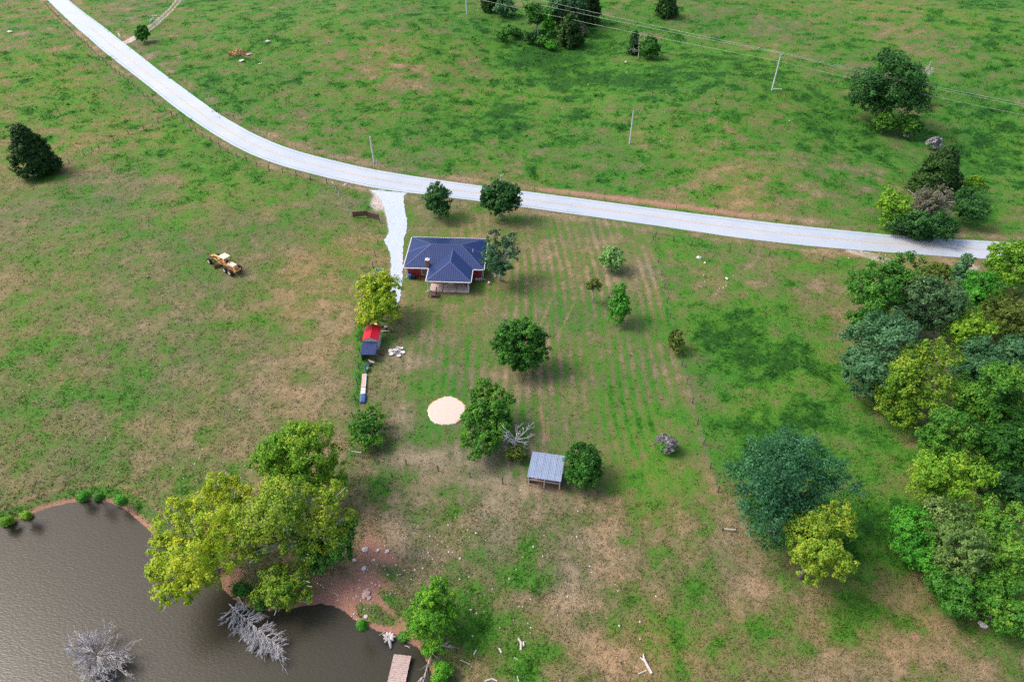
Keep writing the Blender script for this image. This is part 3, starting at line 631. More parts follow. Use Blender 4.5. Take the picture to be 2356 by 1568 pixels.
# drums and plank behind the shed
def drum(px, py, m, lid, label, r=.29, h=.88):
    t = thing('drum', label, 'drum', P(px, py), 0, 'drums behind the red-roofed shed')
    MB().cyl((0,0,h/2), r, h, 16).cyl((0,0,h*.33), r+.02, .05, 16).cyl((0,0,h*.66), r+.02, .05, 16).build('body', m, t); MB().cyl((0,0,h+.02), r*.97, .05, 16).build('lid', lid, t)
drum(866,754,M['yellowplastic'],M['yellowplastic'],'yellow drum close behind the red shed roof'); drum(873,751,M['steel'],M['board'],'grey drum with a pale lid behind the yellow drum')
drum(889,760,M['darkwood'],M['board'],'dark barrel with a white lid standing apart near the driveway end')
t = thing('plank_ramp', 'pale plank on blocks beside the red shed', 'plank', P(886,764), .12); MB().box((0,0,.22),(1.6,.22,.06)).build('plank', M['deadpale'], t)
for s in (-.6,.6): MB().box((s,0,.1),(.2,.3,.18)).build('block', M['rock'], t)
# pale dog in front of the lean-to
dg = SO+Vector((SW*.72,-3.5,0)); dg.z = float(zsurf(dg.x, dg.y))
def skin_body(name, verts, edges, radii, m, parent, root=0, sub=2):
    me = bpy.data.meshes.new(name); me.from_pydata(verts, edges, []); o = bpy.data.objects.new(name, me); COL.objects.link(o); o.parent = parent
    sk = o.modifiers.new('skin', 'SKIN'); sk.use_smooth_shade = True
    ss = o.modifiers.new('subsurf', 'SUBSURF'); ss.levels = sub; ss.render_levels = sub
    for i, r in enumerate(radii): me.skin_vertices[0].data[i].radius = (r, r) if not hasattr(r, '__len__') else r
    me.skin_vertices[0].data[root].use_root = True; me.materials.append(m); return o
t = thing('dog', 'pale dog standing with its tail curled beside the navy lean-to', 'dog', dg, math.radians(165))
dv = [(-.28,0,.52),(0,0,.50),(.26,0,.53),(.40,0,.66),(.50,0,.76),(.62,0,.72),(.70,0,.70),  # rump, belly, chest, neck, head, muzzle
 (-.30,.09,.36),(-.36,.10,.20),(-.33,.10,.03),(-.30,-.09,.36),(-.36,-.10,.20),(-.33,-.10,.03),(.27,.09,.32),(.26,.09,.17),(.28,.09,.03),(.27,-.09,.32),(.26,-.09,.17),(.28,-.09,.03),
 (-.42,0,.58),(-.52,0,.70),(-.48,0,.80),(.46,.07,.85),(.46,-.07,.85)]
de = [(0,1),(1,2),(2,3),(3,4),(4,5),(5,6),(0,7),(7,8),(8,9),(0,10),(10,11),(11,12),(2,13),(13,14),(14,15),(2,16),(16,17),(17,18),(0,19),(19,20),(20,21),(4,22),(4,23)]
dr_ = [.13,.12,.15,.09,.09,.055,.045,.075,.04,.035,.075,.04,.035,.06,.04,.035,.06,.04,.035,.035,.028,.02,.03,.03]
skin_body('body', dv, de, dr_, M['furpale'], t, 1)
MB().cyl((.735,0,.705),.02,.03,6,None,'X').build('nose', M['black'], t)
t = thing('rubber_tub', 'round black tub on the ground beside the dog', 'tub', dg+Vector((-.45,-.25,0))); MB().cyl((0,0,.14),.3,.28,16,None,'Z',.36).build('body', M['rubber'], t); MB().cyl((0,0,.29),.37,.04,16).build('rim', M['rubber'], t)
# cart, board stack, tarp along the fence
c0 = P(840,862); c1 = P(835,926); ang = math.atan2(c1.y-c0.y, c1.x-c0.x); LL = (c1-c0).length
t = thing('board_stack', 'long narrow stack of white and stained boards along the yard fence', 'boards', c0, ang)
for k in range(5):
    y0 = -.36+.15*k
    for s, (xa, xb, mm) in enumerate(((0,LL*.5,'rustboard' if k < 4 else 'board'),(LL*.5+.02,LL-.1,'board'))):
        MB().box(((xa+xb)/2+.06*random.random(), y0, .34+.012*random.random()), (xb-xa-.1*random.random(), .14, .05)).build('board', M[mm] if not (k == 4) else M['steel'], t)
for k in range(4): MB().box((.5+k*(LL-1)/3,0,.15),(.14,.7,.3)).build('trestle', M['darkwood'], t)
t2 = thing('tarp', 'blue tarp draped over the far end of the board stack', 'tarp', c0+Vector((math.cos(ang),math.sin(ang),0))*(LL-.75), ang)
mb = MB(); nx, ny = 8, 8
for i in range(nx+1):
    for j in range(ny+1):
        u = -.8+1.75*i/nx; v = -.62+1.24*j/ny; zz = .44+.03*math.sin(7*u+3*v)-max(0,abs(v)-.42)*1.7-max(0,u-.65)*1.1
        mb.v.append((u, v*.85 if abs(v) > .42 else v, max(.03, zz)))
for i in range(nx):
    for j in range(ny): a = i*(ny+1)+j; mb.f.append((a, a+1, a+ny+2, a+ny+1)); mb.m.append(mb.mi(None))
o = mb.build('sheet', M['tarp'], t2, smooth=True); sm = o.modifiers.new('solid','SOLIDIFY'); sm.thickness = .02
t = thing('wheelbarrow', 'teal wheelbarrow with a black wheel at the near end of the board stack', 'wheelbarrow', P(844,851), ang)
mb = MB(); b0 = [(-.45,-.22,.35),(.35,-.22,.32),(.35,.22,.32),(-.45,.22,.35)]; b1 = [(-.62,-.36,.68),(.55,-.33,.62),(.55,.33,.62),(-.62,.36,.68)]
mb.poly(b0[::-1])
for i in range(4): j = (i+1) % 4; mb.poly([b0[i],b0[j],b1[j],b1[i]])
o = mb.build('tray', M['teal'], t); sm = o.modifiers.new('solid','SOLIDIFY'); sm.thickness = .03
MB().cyl((.72,0,.22),.22,.1,16,None,'Y').build('wheel', M['rubber'], t)
for s in (-.25,.25): MB().tube([(.74,s*.3,.22),(-.1,s,.32),(-1.1,s*1.15,.6)],.025,5).build('handle', M['darkwood'], t); MB().bar((-.3,s,.3),(-.4,s,.0),.04).build('leg', M['black'], t)
# broken slabs heap
bp_ = P(914,811); t = thing('slab_heap', 'heap of broken pale slabs with dark bars on the yard grass', 'rubble', bp_)
for k in range(13):
    a = random.uniform(0,6.28); rr = 1.15*math.sqrt(random.random()); s = random.uniform(.35,.6)
    pts = [(math.cos(q)*s*random.uniform(.75,1.1), math.sin(q)*s*random.uniform(.7,1)) for q in np.linspace(0,6.28,7)[:-1]]
    Rm = Matrix.Rotation(random.uniform(-.2,.2),4,'X') @ Matrix.Rotation(random.uniform(-.2,.2),4,'Y'); mb = MB(); c = Vector((rr*math.cos(a), rr*math.sin(a), .12+.12*random.random()))
    tp = [c+(Rm @ Vector((x,y,.06))) for x,y in pts]; bt = [c+(Rm @ Vector((x,y,-.06))) for x,y in pts]; mb.poly(tp); mb.poly(bt[::-1])
    for i in range(6): j=(i+1)%6; mb.poly([bt[i],bt[j],tp[j],tp[i]])
    mb.build('slab', M['board'] if k % 3 else M['ash'], t)
for a, b in (((-1.0,.1,.36),(.9,-.5,.36)),((-.5,.9,.3),(.9,.35,.42)),((-.3,-.8,.33),(.35,.7,.40)),((.4,.1,.4),(1.4,.45,.3))): MB().bar(a,b,.07).build('bar', M['black'], t)
# small navy trailer by the drive
t = thing('flat_trailer', 'small navy flat trailer with a white rim half under the yellow tree', 'trailer', P(873,629), .05)
MB().box((0,0,.5),(1.5,1.9,.1)).build('bed', M['navy'], t)
for a,b in (((-.75,-.95,.6),(.75,-.95,.6)),((-.75,.95,.6),(.75,.95,.6)),((-.75,-.95,.6),(-.75,.95,.6)),((.75,-.95,.6),(.75,.95,.6))): MB().bar(a,b,.09).build('rim', M['steel'], t)
for s in (-.85,.85): MB().cyl((s,-.1,.3),.3,.16,14,None,'X').build('wheel', M['rubber'], t)
MB().bar((0,.95,.45),(0,1.9,.4),.08).build('tow_bar', M['black'], t)

# ------------------------------------------------------------------ open-fronted metal shelter
f0 = Vector(PZ(1212.5,1096.9,2.35)); f1 = Vector(PZ(1291,1108.4,2.35)); b0 = Vector(PZ(1224,1037.9,1.95))
SA = math.atan2(f1.y-f0.y, f1.x-f0.x); FW = (f1-f0).length; bd = Vector((-math.sin(SA), math.cos(SA), 0)); FD = (b0-f0).dot(bd)
zb = float(hfun((f0.x+f1.x)/2, f0.y+2)); sh = thing('animal_shelter', 'open-fronted shelter with a silver ribbed metal roof and white posts', 'shelter', (f0.x, f0.y, zb), SA)
npan = 5; pw = FW/npan
for k in range(npan):
    dz = .004*(k % 2); slope('roof_sheet', [(k*pw+.01,0,2.35+dz),((k+1)*pw-.01,0,2.35+dz),((k+1)*pw-.01,FD,1.95+dz),(k*pw+.01,FD,1.95+dz)], (1,0,0), M['silverroof'], sh, .24, .06, .035)
for x in (.2, FW*.5, FW-.2): MB().box((x,.45,1.15),(.13,.13,2.3)).build('post', M['board'], sh)
for x in (.2, FW*.5, FW-.2): MB().box((x,FD-.3,.95),(.13,.13,1.9)).build('post', M['darkwood'], sh)
MB().bar((.1,.45,2.24),(FW-.1,.45,2.24),.1,.14).build('beam', M['darkwood'], sh); MB().bar((.35,.75,.95),(FW-.1,.75,.95),.09,.14).build('rail', M['board'], sh)
for r_ in range(6): MB().box((FW/2,FD-.22,.2+.3*r_),(FW-.4,.04,.27)).build('back_board', M['darkwood'], sh)
for xx in (.2,FW-.2):
    for r_ in range(5): MB().box((xx,FD/2+.2,.2+.3*r_),(.04,FD-1.2,.27)).build('side_board', M['darkwood'], sh)
MB().box((FW/2,1.4,.4),(FW-.8,.7,.5)).build('feed_trough', M['brick'], sh)

# ------------------------------------------------------------------ dock
dpts = [(914,1505),(945,1510),(927,1580),(885,1576)]
q0 = Vector(PZ(906.5,1503.5,-.25)); q1 = Vector(PZ(946,1509,-.25)); q2 = Vector(PZ(893,1550,-.25))
DA = math.atan2(q1.y-q0.y, q1.x-q0.x); DWd = (q1-q0).length; ax_ = q2-q0; down = Vector((math.sin(DA), -math.cos(DA), 0)); shear = ax_.dot(Vector((math.cos(DA), math.sin(DA), 0)))/max(.1, ax_.dot(down))
dk = thing('dock', 'weathered plank dock standing in the pond at the bottom edge', 'dock', (q0.x, q0.y, 0), DA+math.atan(shear)*-1)
npl = 34
for k in range(npl):
    MB().box((DWd/2+random.uniform(-.02,.02), -.11-.22*k, -.27+random.uniform(-.008,.008)), (DWd*random.uniform(.985,1.01), .205, .045), random.uniform(-.006,.006)).build('plank', M['dockwood'], dk)
for x in (.15, DWd-.15): MB().box((x,-3.7,-.37),(.09,7.4,.14)).build('stringer', M['darkwood'], dk)
for yy in (-.4,-3.2,-6.4):
    for x in (.1, DWd-.1): MB().cyl((x,yy,-1.3),.09,2.0,8).build('pile', M['darkwood'], dk)

# ------------------------------------------------------------------ road grader
gF = Vector(PZ(495.3,603,.65)); gR = Vector(PZ(536.5,626,.65)); GA = math.atan2(gF.y-gR.y, gF.x-gR.x); WB = (gF-gR).length
gr = thing('road_grader', 'faded yellow road grader parked in the left pasture', 'grader', (gR.x, gR.y, float(hfun(gR.x, gR.y))), GA)
def wheel(x, y, r, wd):
    o = MB(); 
    o.tube([(x,y-wd/2,r),(x,y-wd/2+.06,r),(x,y+wd/2-.06,r),(x,y+wd/2,r)], [r*.86,r,r,r*.86], 20); w_ = o.build('wheel', M['rubber'], gr, smooth=False)
    for s in (-1,1): MB().cyl((x,y+s*(wd/2),r), r*.5, .05, 14, None, 'Y').build('hub', M['gcream'], w_)
for x in (-.78,.78):
    for y in (-1.05,1.05): wheel(x,y,.64,.46)
for y in (-1.05,1.05): wheel(WB,y,.66,.48)
mb = MB(); mb.tube([(1.0,0,1.25),(2.2,0,1.5),(4.0,0,1.95),(5.2,0,1.75),(WB+.2,0,1.25),(WB+.7,0,1.05)], [.22,.22,.2,.2,.2,.17], 4); mb.build('main_beam', M['gy'], gr)
MB().box((.0,0,1.05),(3.4,.95,.5)).build('chassis', M['gy'], gr, bevel=.03)
for y in (-.72,.72): MB().box((0,y,.66),(2.0,.22,.34)).build('tandem_case', M['rust'], gr)
MB().box((-.55,0,1.68),(2.1,.98,.8),0,None,None,.93).build('engine_hood', M['gcream'], gr, bevel=.05)
MB().box((-1.64,0,1.58),(.1,.8,.72)).build('radiator_grille', M['gy'], gr); MB().box((-1.85,0,1.0),(.25,1.5,.3)).build('rear_bumper', M['gy'], gr)
MB().box((-.6,-.52,1.5),(1.3,.03,.4)).build('engine_opening', M['rust'], gr); MB().box((-.6,.52,1.5),(1.3,.03,.4)).build('engine_opening', M['rust'], gr)
MB().cyl((-.2,.25,2.4),.06,.7,8).build('exhaust', M['rust'], gr)
cab = MB()
for x in (.75,2.15):
    for y in (-.66,.66): cab.bar((x,y,1.25),(x+(.05 if x < 1 else -.08),y*.94,2.95),.09)
cab.bar((.75,-.66,1.95),(2.15,-.66,1.95),.06).bar((.75,.66,1.95),(2.15,.66,1.95),.06).bar((2.12,-.64,1.95),(2.12,.64,1.95),.06); co = cab.build('cab_frame', M['gy'], gr)
MB().box((1.45,0,1.22),(1.6,1.4,.1)).build('cab_floor', M['rust'], gr); MB().box((1.42,0,3.0),(1.75,1.5,.12)).build('cab_roof', M['gcream'], gr, bevel=.05)
st = MB().box((1.2,0,1.62),(.5,.55,.12)).box((.98,0,1.95),(.1,.55,.6)).build('seat', M['black'], gr)
MB().tube([(1.95,0,1.3),(1.75,0,1.95)],.04,6).cyl((1.74,0,1.98),.22,.04,14).build('steering_wheel', M['black'], gr)
bl = MB(); prof = [(.16,1.05),(.02,.85),(-.03,.6),(.0,.35),(.12,.12)]; ba = math.radians(62)
bx_ = 2.9; dirb = Vector((math.cos(ba+.2), math.sin(ba+.2), 0)); nb = Vector((dirb.y,-dirb.x,0))
for i in range(4):
    p0 = [Vector((bx_,0,0))+dirb*s*1.75+nb*prof[i][0]+Vector((0,0,prof[i][1]-.12)) for s in (-1,1)]; p1 = [Vector((bx_,0,0))+dirb*s*1.75+nb*prof[i+1][0]+Vector((0,0,prof[i+1][1]-.12)) for s in (-1,1)]
    bl.poly([p0[0],p0[1],p1[1],p1[0]])
o = bl.build('blade', M['rust'], gr); sm = o.modifiers.new('solid','SOLIDIFY'); sm.thickness = .05
MB().tube([(bx_+.62*math.cos(a),.62*math.sin(a),.98) for a in np.linspace(0,6.283,17)],.06,5,None,False).build('circle_ring', M['gy'], gr)
MB().bar((bx_+.5,.45,1.0),(WB-.1,0,1.0),.12).bar((bx_+.5,-.45,1.0),(WB-.1,0,1.0),.12).build('drawbar', M['gy'], gr)
MB().bar((2.7,-.75,1.1),(2.9,-.3,1.95),.09).bar((2.7,.75,1.1),(2.9,.3,1.95),.09).box((2.85,0,1.95),(.3,1.3,.2)).build('lift_arms', M['gy'], gr)
MB().bar((WB,-.85,.66),(WB,.85,.66),.16).bar((WB,-.5,.7),(WB+.1,0,1.3),.12).bar((WB,.5,.7),(WB+.1,0,1.3),.12).build('front_axle', M['rust'], gr)
MB().box((WB+.95,0,1.0),(.3,.6,.3)).box((WB+.75,.0,1.0),(.3,.35,.3)).build('nose_block', M['rust'], gr)
MB().bar((1.9,-.55,1.3),(WB-.8,-.5,1.35),.06).bar((1.9,.55,1.3),(WB-.8,.5,1.35),.06).build('steering_rods', M['gy'], gr)

# ------------------------------------------------------------------ fences, gates, poles, wires
def fence(label, pts, spacing=4.0, h=1.3, pm='post', r=.085, wires=(.35,.7,1.05), braces=(), group=None, name='wire_fence'):
    a = resample(np.array([tuple(P(*p)[:2]) for p in pts]), max(2, int(round(sum(math.dist(P(*pts[i]), P(*pts[i+1])) for i in range(len(pts)-1))/spacing))+1))
    base = P(*pts[0]); t = thing(name, label, 'fence', base, 0, group); tops = []
    for i, (x, y) in enumerate(a):
        z = float(zsurf(x, y)); hh = h*random.uniform(.9,1.08); lx, ly = random.uniform(-.06,.06), random.uniform(-.06,.06)
        q = Vector((x, y, z))-base; tops.append((q, lx, ly))
        MB().tube([q+Vector((0,0,-.2)), q+Vector((lx,ly,hh))], [r, r*.92], 6).build('post', M[pm], t)
    mb = MB()
    for wz in wires: mb.tube([q+Vector((lx*wz,ly*wz,wz)) for q, lx, ly in tops], .009, 3, None, False)
    if wires: mb.build('wire', M['wire'], t)
    for i, j in braces:
        if j < len(tops): MB().tube([tops[i][0]+Vector((0,0,h*.82)), tops[j][0]+Vector((0,0,h*.82))], .055, 6).build('brace_rail', M[pm], t)
    return t
fence('wire fence on thin posts up the left side of the road to the top edge', [(105,12),(150,58),(180,88),(240,143),(300,194),(350,236),(396,266)], 3.6)
fence('wire fence between the pasture and the road, from the field corner down to the junction', [(408,270),(470,318),(540,358),(600,386),(665,402),(700,412),(752,420)], 4.2, braces=((0,1),))
fence('wire fence crossing the pasture from the road corner to the cedar', [(396,268),(350,288),(305,307),(255,330),(205,353),(160,376)], 4.5, braces=((0,1),))
fence('pale-posted wire fence from the road down to the brown gate', [(764,424),(776,446),(792,472),(808,498)], 2.2, 1.3, 'palepost', braces=((0,1),))
fence('yard fence between the pasture and the driveway down to the red-roofed shed', [(874,512),(872,552),(863,592),(858,627),(846,690),(836,745)], 4.0, 1.35)
fence('overgrown yard fence beside the shed and the board stack', [(830,782),(828,830),(824,870),(818,915),(812,960),(808,1000)], 3.5, 1.3)
c = fence('corner brace of the yard fence in front of the thicket', [(806,1046),(832,1051)], 1.9, 1.25, 'palepost', .075, (.4,.8), ((0,1),), None, 'fence_corner')
fence('line of short bare posts across the dry track below the pad', [(935,1069),(990,1079),(1040,1088),(1157,1113)], 4.3, 1.3, 'post', .085, (.6,1.0))
fence('wire fence down the right side of the mown yard', [(1503,552),(1508,580),(1520,625),(1535,692),(1546,757),(1558,806),(1576,868),(1600,955),(1626,1052),(1652,1132)], 4.2, 1.3, 'post', .07, braces=((0,1),))
fence('wire fence below the road to the right of the yard corner', [(1508,546),(1540,552),(1600,566),(1660,575),(1722,582),(1772,589),(1815,596)], 3.8, 1.3, 'post', .075, braces=((0,1),))
fence('braced fence end by the road near the gravel ruts', [(1892,600),(1925,611),(1953,621),(1990,640)], 2.7, 1.35, 'post', .075, braces=((0,1),))
fence('grey wire fence along the far side of the road to the round tree', [(470,232),(560,288),(660,334),(760,362),(870,388),(980,405),(1090,421)], 8.0, 1.2, 'post', .05, (.5,1.0))
fence('wire fence along the far verge right of the round tree', [(1230,437),(1330,450),(1460,467),(1600,485),(1740,503),(1860,516),(2000,530)], 8.5, 1.2, 'post', .045, (.5,1.0))
t = thing('fence_brace', 'short grey rail lying by the bare patch beside the big blue-green tree', 'rail', P(1676,1221), -.1); MB().tube([(-.8,0,.5),(.9,0,.42)],.06,6).build('rail', M['pole'], t); MB().tube([(-.8,0,-.1),(-.8,0,.65)],.07,6).build('post', M['post'], t); MB().tube([(.9,0,-.1),(.9,0,.55)],.07,6).build('post', M['post'], t)
def gate(label, a, b, h, m, boards=4, cat='gate', name='field_gate', boarded=True):
    A = P(*a); B = P(*b); L = (B-A).length; an = math.atan2(B.y-A.y, B.x-A.x); t = thing(name, label, cat, A, an)
    for x in (.0, L): MB().tube([(x,0,-.1),(x,0,h+.15)],.06,6).build('post', m, t)
    for k in range(boards):
        z = .2+(h-.25)*k/(boards-1)
        if boarded: MB().box((L/2,0,z),(L-.1,.05,(h-.25)/(boards-1)*.86)).build('board', m, t)
        else: MB().tube([(.06,0,z),(L-.06,0,z)],.03,6).build('rail', m, t)
    MB().bar((.1,.04,.2),(L-.1,.04,h-.08),.06).build('brace', m, t); return t
gate('left leaf of the rusty brown gate between the pasture and the gravel', (813,501), (845,499), 1.25, M['darkwood'], 5)
gate('right leaf of the rusty brown gate, nearer the driveway', (846,499), (873,507), 1.25, M['darkwood'], 5)
t = thing('gate_post', 'pale leaning post at the right end of the brown gate', 'post', P(876,512)); MB().tube([(0,0,-.2),(-.06,.05,1.7)],.09,7).build('post_shaft', M['palepost'], t); MB().cyl((-.06,.05,1.71),.1,.03,7).build('post_cap', M['post'], t)
gate('silver tubular gate standing open along the dirt track', (359,62), (381,45), 1.3, M['steel'], 5, boarded=False, name='metal_gate')
gate('pale pinkish panel gate beside the track next to the round shrub', (342,73), (358,63), 1.2, M['deadpale'], 5, boarded=False, name='metal_gate')
gate('grey corral panel lying on the far side of the track', (344,57), (356,46), .9, M['steel'], 5, boarded=False, name='corral_panel')
t = thing('white_board', 'white board lying on the grass left of the dirt track', 'board', P(355,37), .0); MB().box((0,0,.12),(1.9,.3,.12)).build('plank', M['board'], t); MB().box((.6,0,.04),(.12,.4,.1)).build('batten', M['deadpale'], t)
t = thing('culvert_guard', 'white framed grille standing by the road at the track entrance', 'grille', P(275,84), -.75)
for a,b in (((-.9,0,.1),(-.9,0,.9)),((.9,0,.1),(.9,0,.9)),((-.9,0,.9),(.9,0,.9)),((-.9,0,.1),(.9,0,.1)),((-.9,-.1,.05),(-.9,-.9,.05)),((.9,-.1,.05),(.9,-.9,.05))): MB().tube([a,b],.06,6).build('bar', M['board'], t)
MB().box((0,.02,.5),(1.7,.03,.7)).build('mesh_panel', M['steel'], t)
t = thing('feed_ring', 'grey metal feeder at the top of the dirt track', 'feeder', P(418,6)); MB().tube([(1.0*math.cos(a),1.0*math.sin(a),.9) for a in np.linspace(0,6.283,17)],.05,5,None,False).build('rim', M['steel'], t); MB().tube([(1.0*math.cos(a),1.0*math.sin(a),.1) for a in np.linspace(0,6.283,17)],.05,5,None,False).build('base_ring', M['steel'], t)
for k in range(10): a = .628*k; MB().bar((math.cos(a),math.sin(a),.1),(math.cos(a),math.sin(a),.9),.05).build('bar', M['steel'], t)

def solve_h(b, ytop):
    lo, hi = .2, 40
    for _ in range(40):
        m = (lo+hi)/2
        if proj(b.x, b.y, b.z+m)[1] > ytop: lo = m
        else: hi = m
    return lo
def upole(label, base, ytop, arm=False, r=.2, lean=(0,0), h=None):
    b = P(*base); h = h or solve_h(b, ytop); t = thing('utility_pole', label, 'pole', b, 0, 'utility poles')
    MB().tube([(0,0,-.3),(lean[0]*.5,lean[1]*.5,h*.5),(lean[0],lean[1],h)], [r*1.15,r,r*.8], 8).build('shaft', M['pole'], t)
    if arm:
        for s in (-1,1): MB().bar((lean[0],lean[1],h-.9),(lean[0]+s*.55,lean[1]+.1*s,h+.15),.09).build('bracket', M['steel'], t); MB().cyl((lean[0]+s*.55,lean[1]+.1*s,h+.25),.07,.25,8).build('insulator', M['board'], t)
        MB().cyl((lean[0]-.2,lean[1],h-1.8),.07,.25,8).build('insulator', M['board'], t)
    else: MB().cyl((lean[0],lean[1],h+.02),r*.85,.05,8).build('pole_cap', M['steel'], t)
    return b, h
upole('leaning grey pole beside the road bend, left of the driveway junction', (861,373), 315, lean=(-.15,0))
upole('plain grey pole standing alone in the green hollow', (1449,328), 255, r=.17)
B3, H3 = upole('tall grey pole with forked bracket carrying the wires', (1776,208), 125, True, .22)
upole('grey pole cut by the top edge of the photo', (1074,34), -30)
upole('pole whose forked top shows above the round tree by the road', (1153,470), 403, True, .17)
t = thing('marker_post', 'short white post beside the leaning roadside pole', 'post', P(866,381)); MB().tube([(0,0,-.2),(.12,0,1.5)],.08,6).build('shaft', M['board'], t); MB().box((.12,0,1.5),(.3,.08,.2)).build('plate', M['steel'], t)
t = thing('fallen_log', 'pale log lying across the foot of the tall wired pole', 'log', P(1786,207), .02); MB().tube([(-1.2,0,.2),(1.6,.1,.18)],[.17,.13],7).build('wood', M['pole'], t); MB().tube([(-1.5,.3,.15),(-4.2,.9,.12)],[.1,.07],6).build('branch', M['pole'], t)
tops = Vector((B3.x, B3.y, B3.z+H3))
for k, (off, pl, pr, lab) in enumerate(((Vector((.55,.1,.35)),(800,-112,12.5),(2700,300,9.5),'upper overhead wire passing the tall pole'),(Vector((-.55,-.1,.35)),(780,-98,12.2),(2700,308,9.3),'middle overhead wire running just below the upper one'),(Vector((-.2,0,-1.8)),(760,-84,10.4),(2700,328,7.6),'lowest overhead wire crossing the pasture'))):
    A = Vector(PZ(*pl)); Bq = Vector(PZ(*pr)); Cq = tops+off; pts = []
    for i in range(25): u = i/24; q = A.lerp(Cq, u); q.z -= 4*1.2*u*(1-u); pts.append(q)
    for i in range(1,25): u = i/24; q = Cq.lerp(Bq, u); q.z -= 4*.8*u*(1-u); pts.append(q)
    tag(MB().tube(pts, .035, 4).build('overhead_wire', M['cable']), lab, 'wire')

# ------------------------------------------------------------------ foliage
def leaves(cent, rad, per, size, tint, out_c, flat=0.3):
    """leaf quads round cluster centres; returns V, F, tint"""
    n = len(cent); N = n*per
    c = np.repeat(cent, per, 0); r = np.repeat(rad, per)[:, None]; tt = np.repeat(tint, per)
    d = RS.randn(N, 3); d /= np.linalg.norm(d, axis=1)[:, None]; q = RS.rand(N, 1)**.45
    pos = c+d*q*r*np.array([1, 1, .8])
    o = pos-np.repeat(out_c, per, 0); o /= np.linalg.norm(o, axis=1)[:, None]+1e-6
    nr = d*.5+o*.55+RS.randn(N, 3)*.45+np.array([0, 0, flat]); nr /= np.linalg.norm(nr, axis=1)[:, None]
    a = np.cross(nr, RS.randn(N, 3)); a /= np.linalg.norm(a, axis=1)[:, None]; b = np.cross(nr, a)
    s = size*(.55+.9*RS.rand(N, 1)); V = np.stack([pos-a*s*.62, pos-b*s*.36, pos+a*s*.62, pos+b*s*.36], 1).reshape(-1, 3)
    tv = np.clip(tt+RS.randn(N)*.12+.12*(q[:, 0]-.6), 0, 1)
    return V, np.arange(N*4).reshape(N, 4), np.repeat(tv, 4)
def limb_pts(a, b, bend, k=5):
    a = Vector(a); b = Vector(b); out = []
    off = Vector((random.uniform(-1,1), random.uniform(-1,1), random.uniform(0,.6)))*bend
    for i in range(k+1): u = i/k; out.append(a.lerp(b, u)+off*math.sin(math.pi*u))
    return out
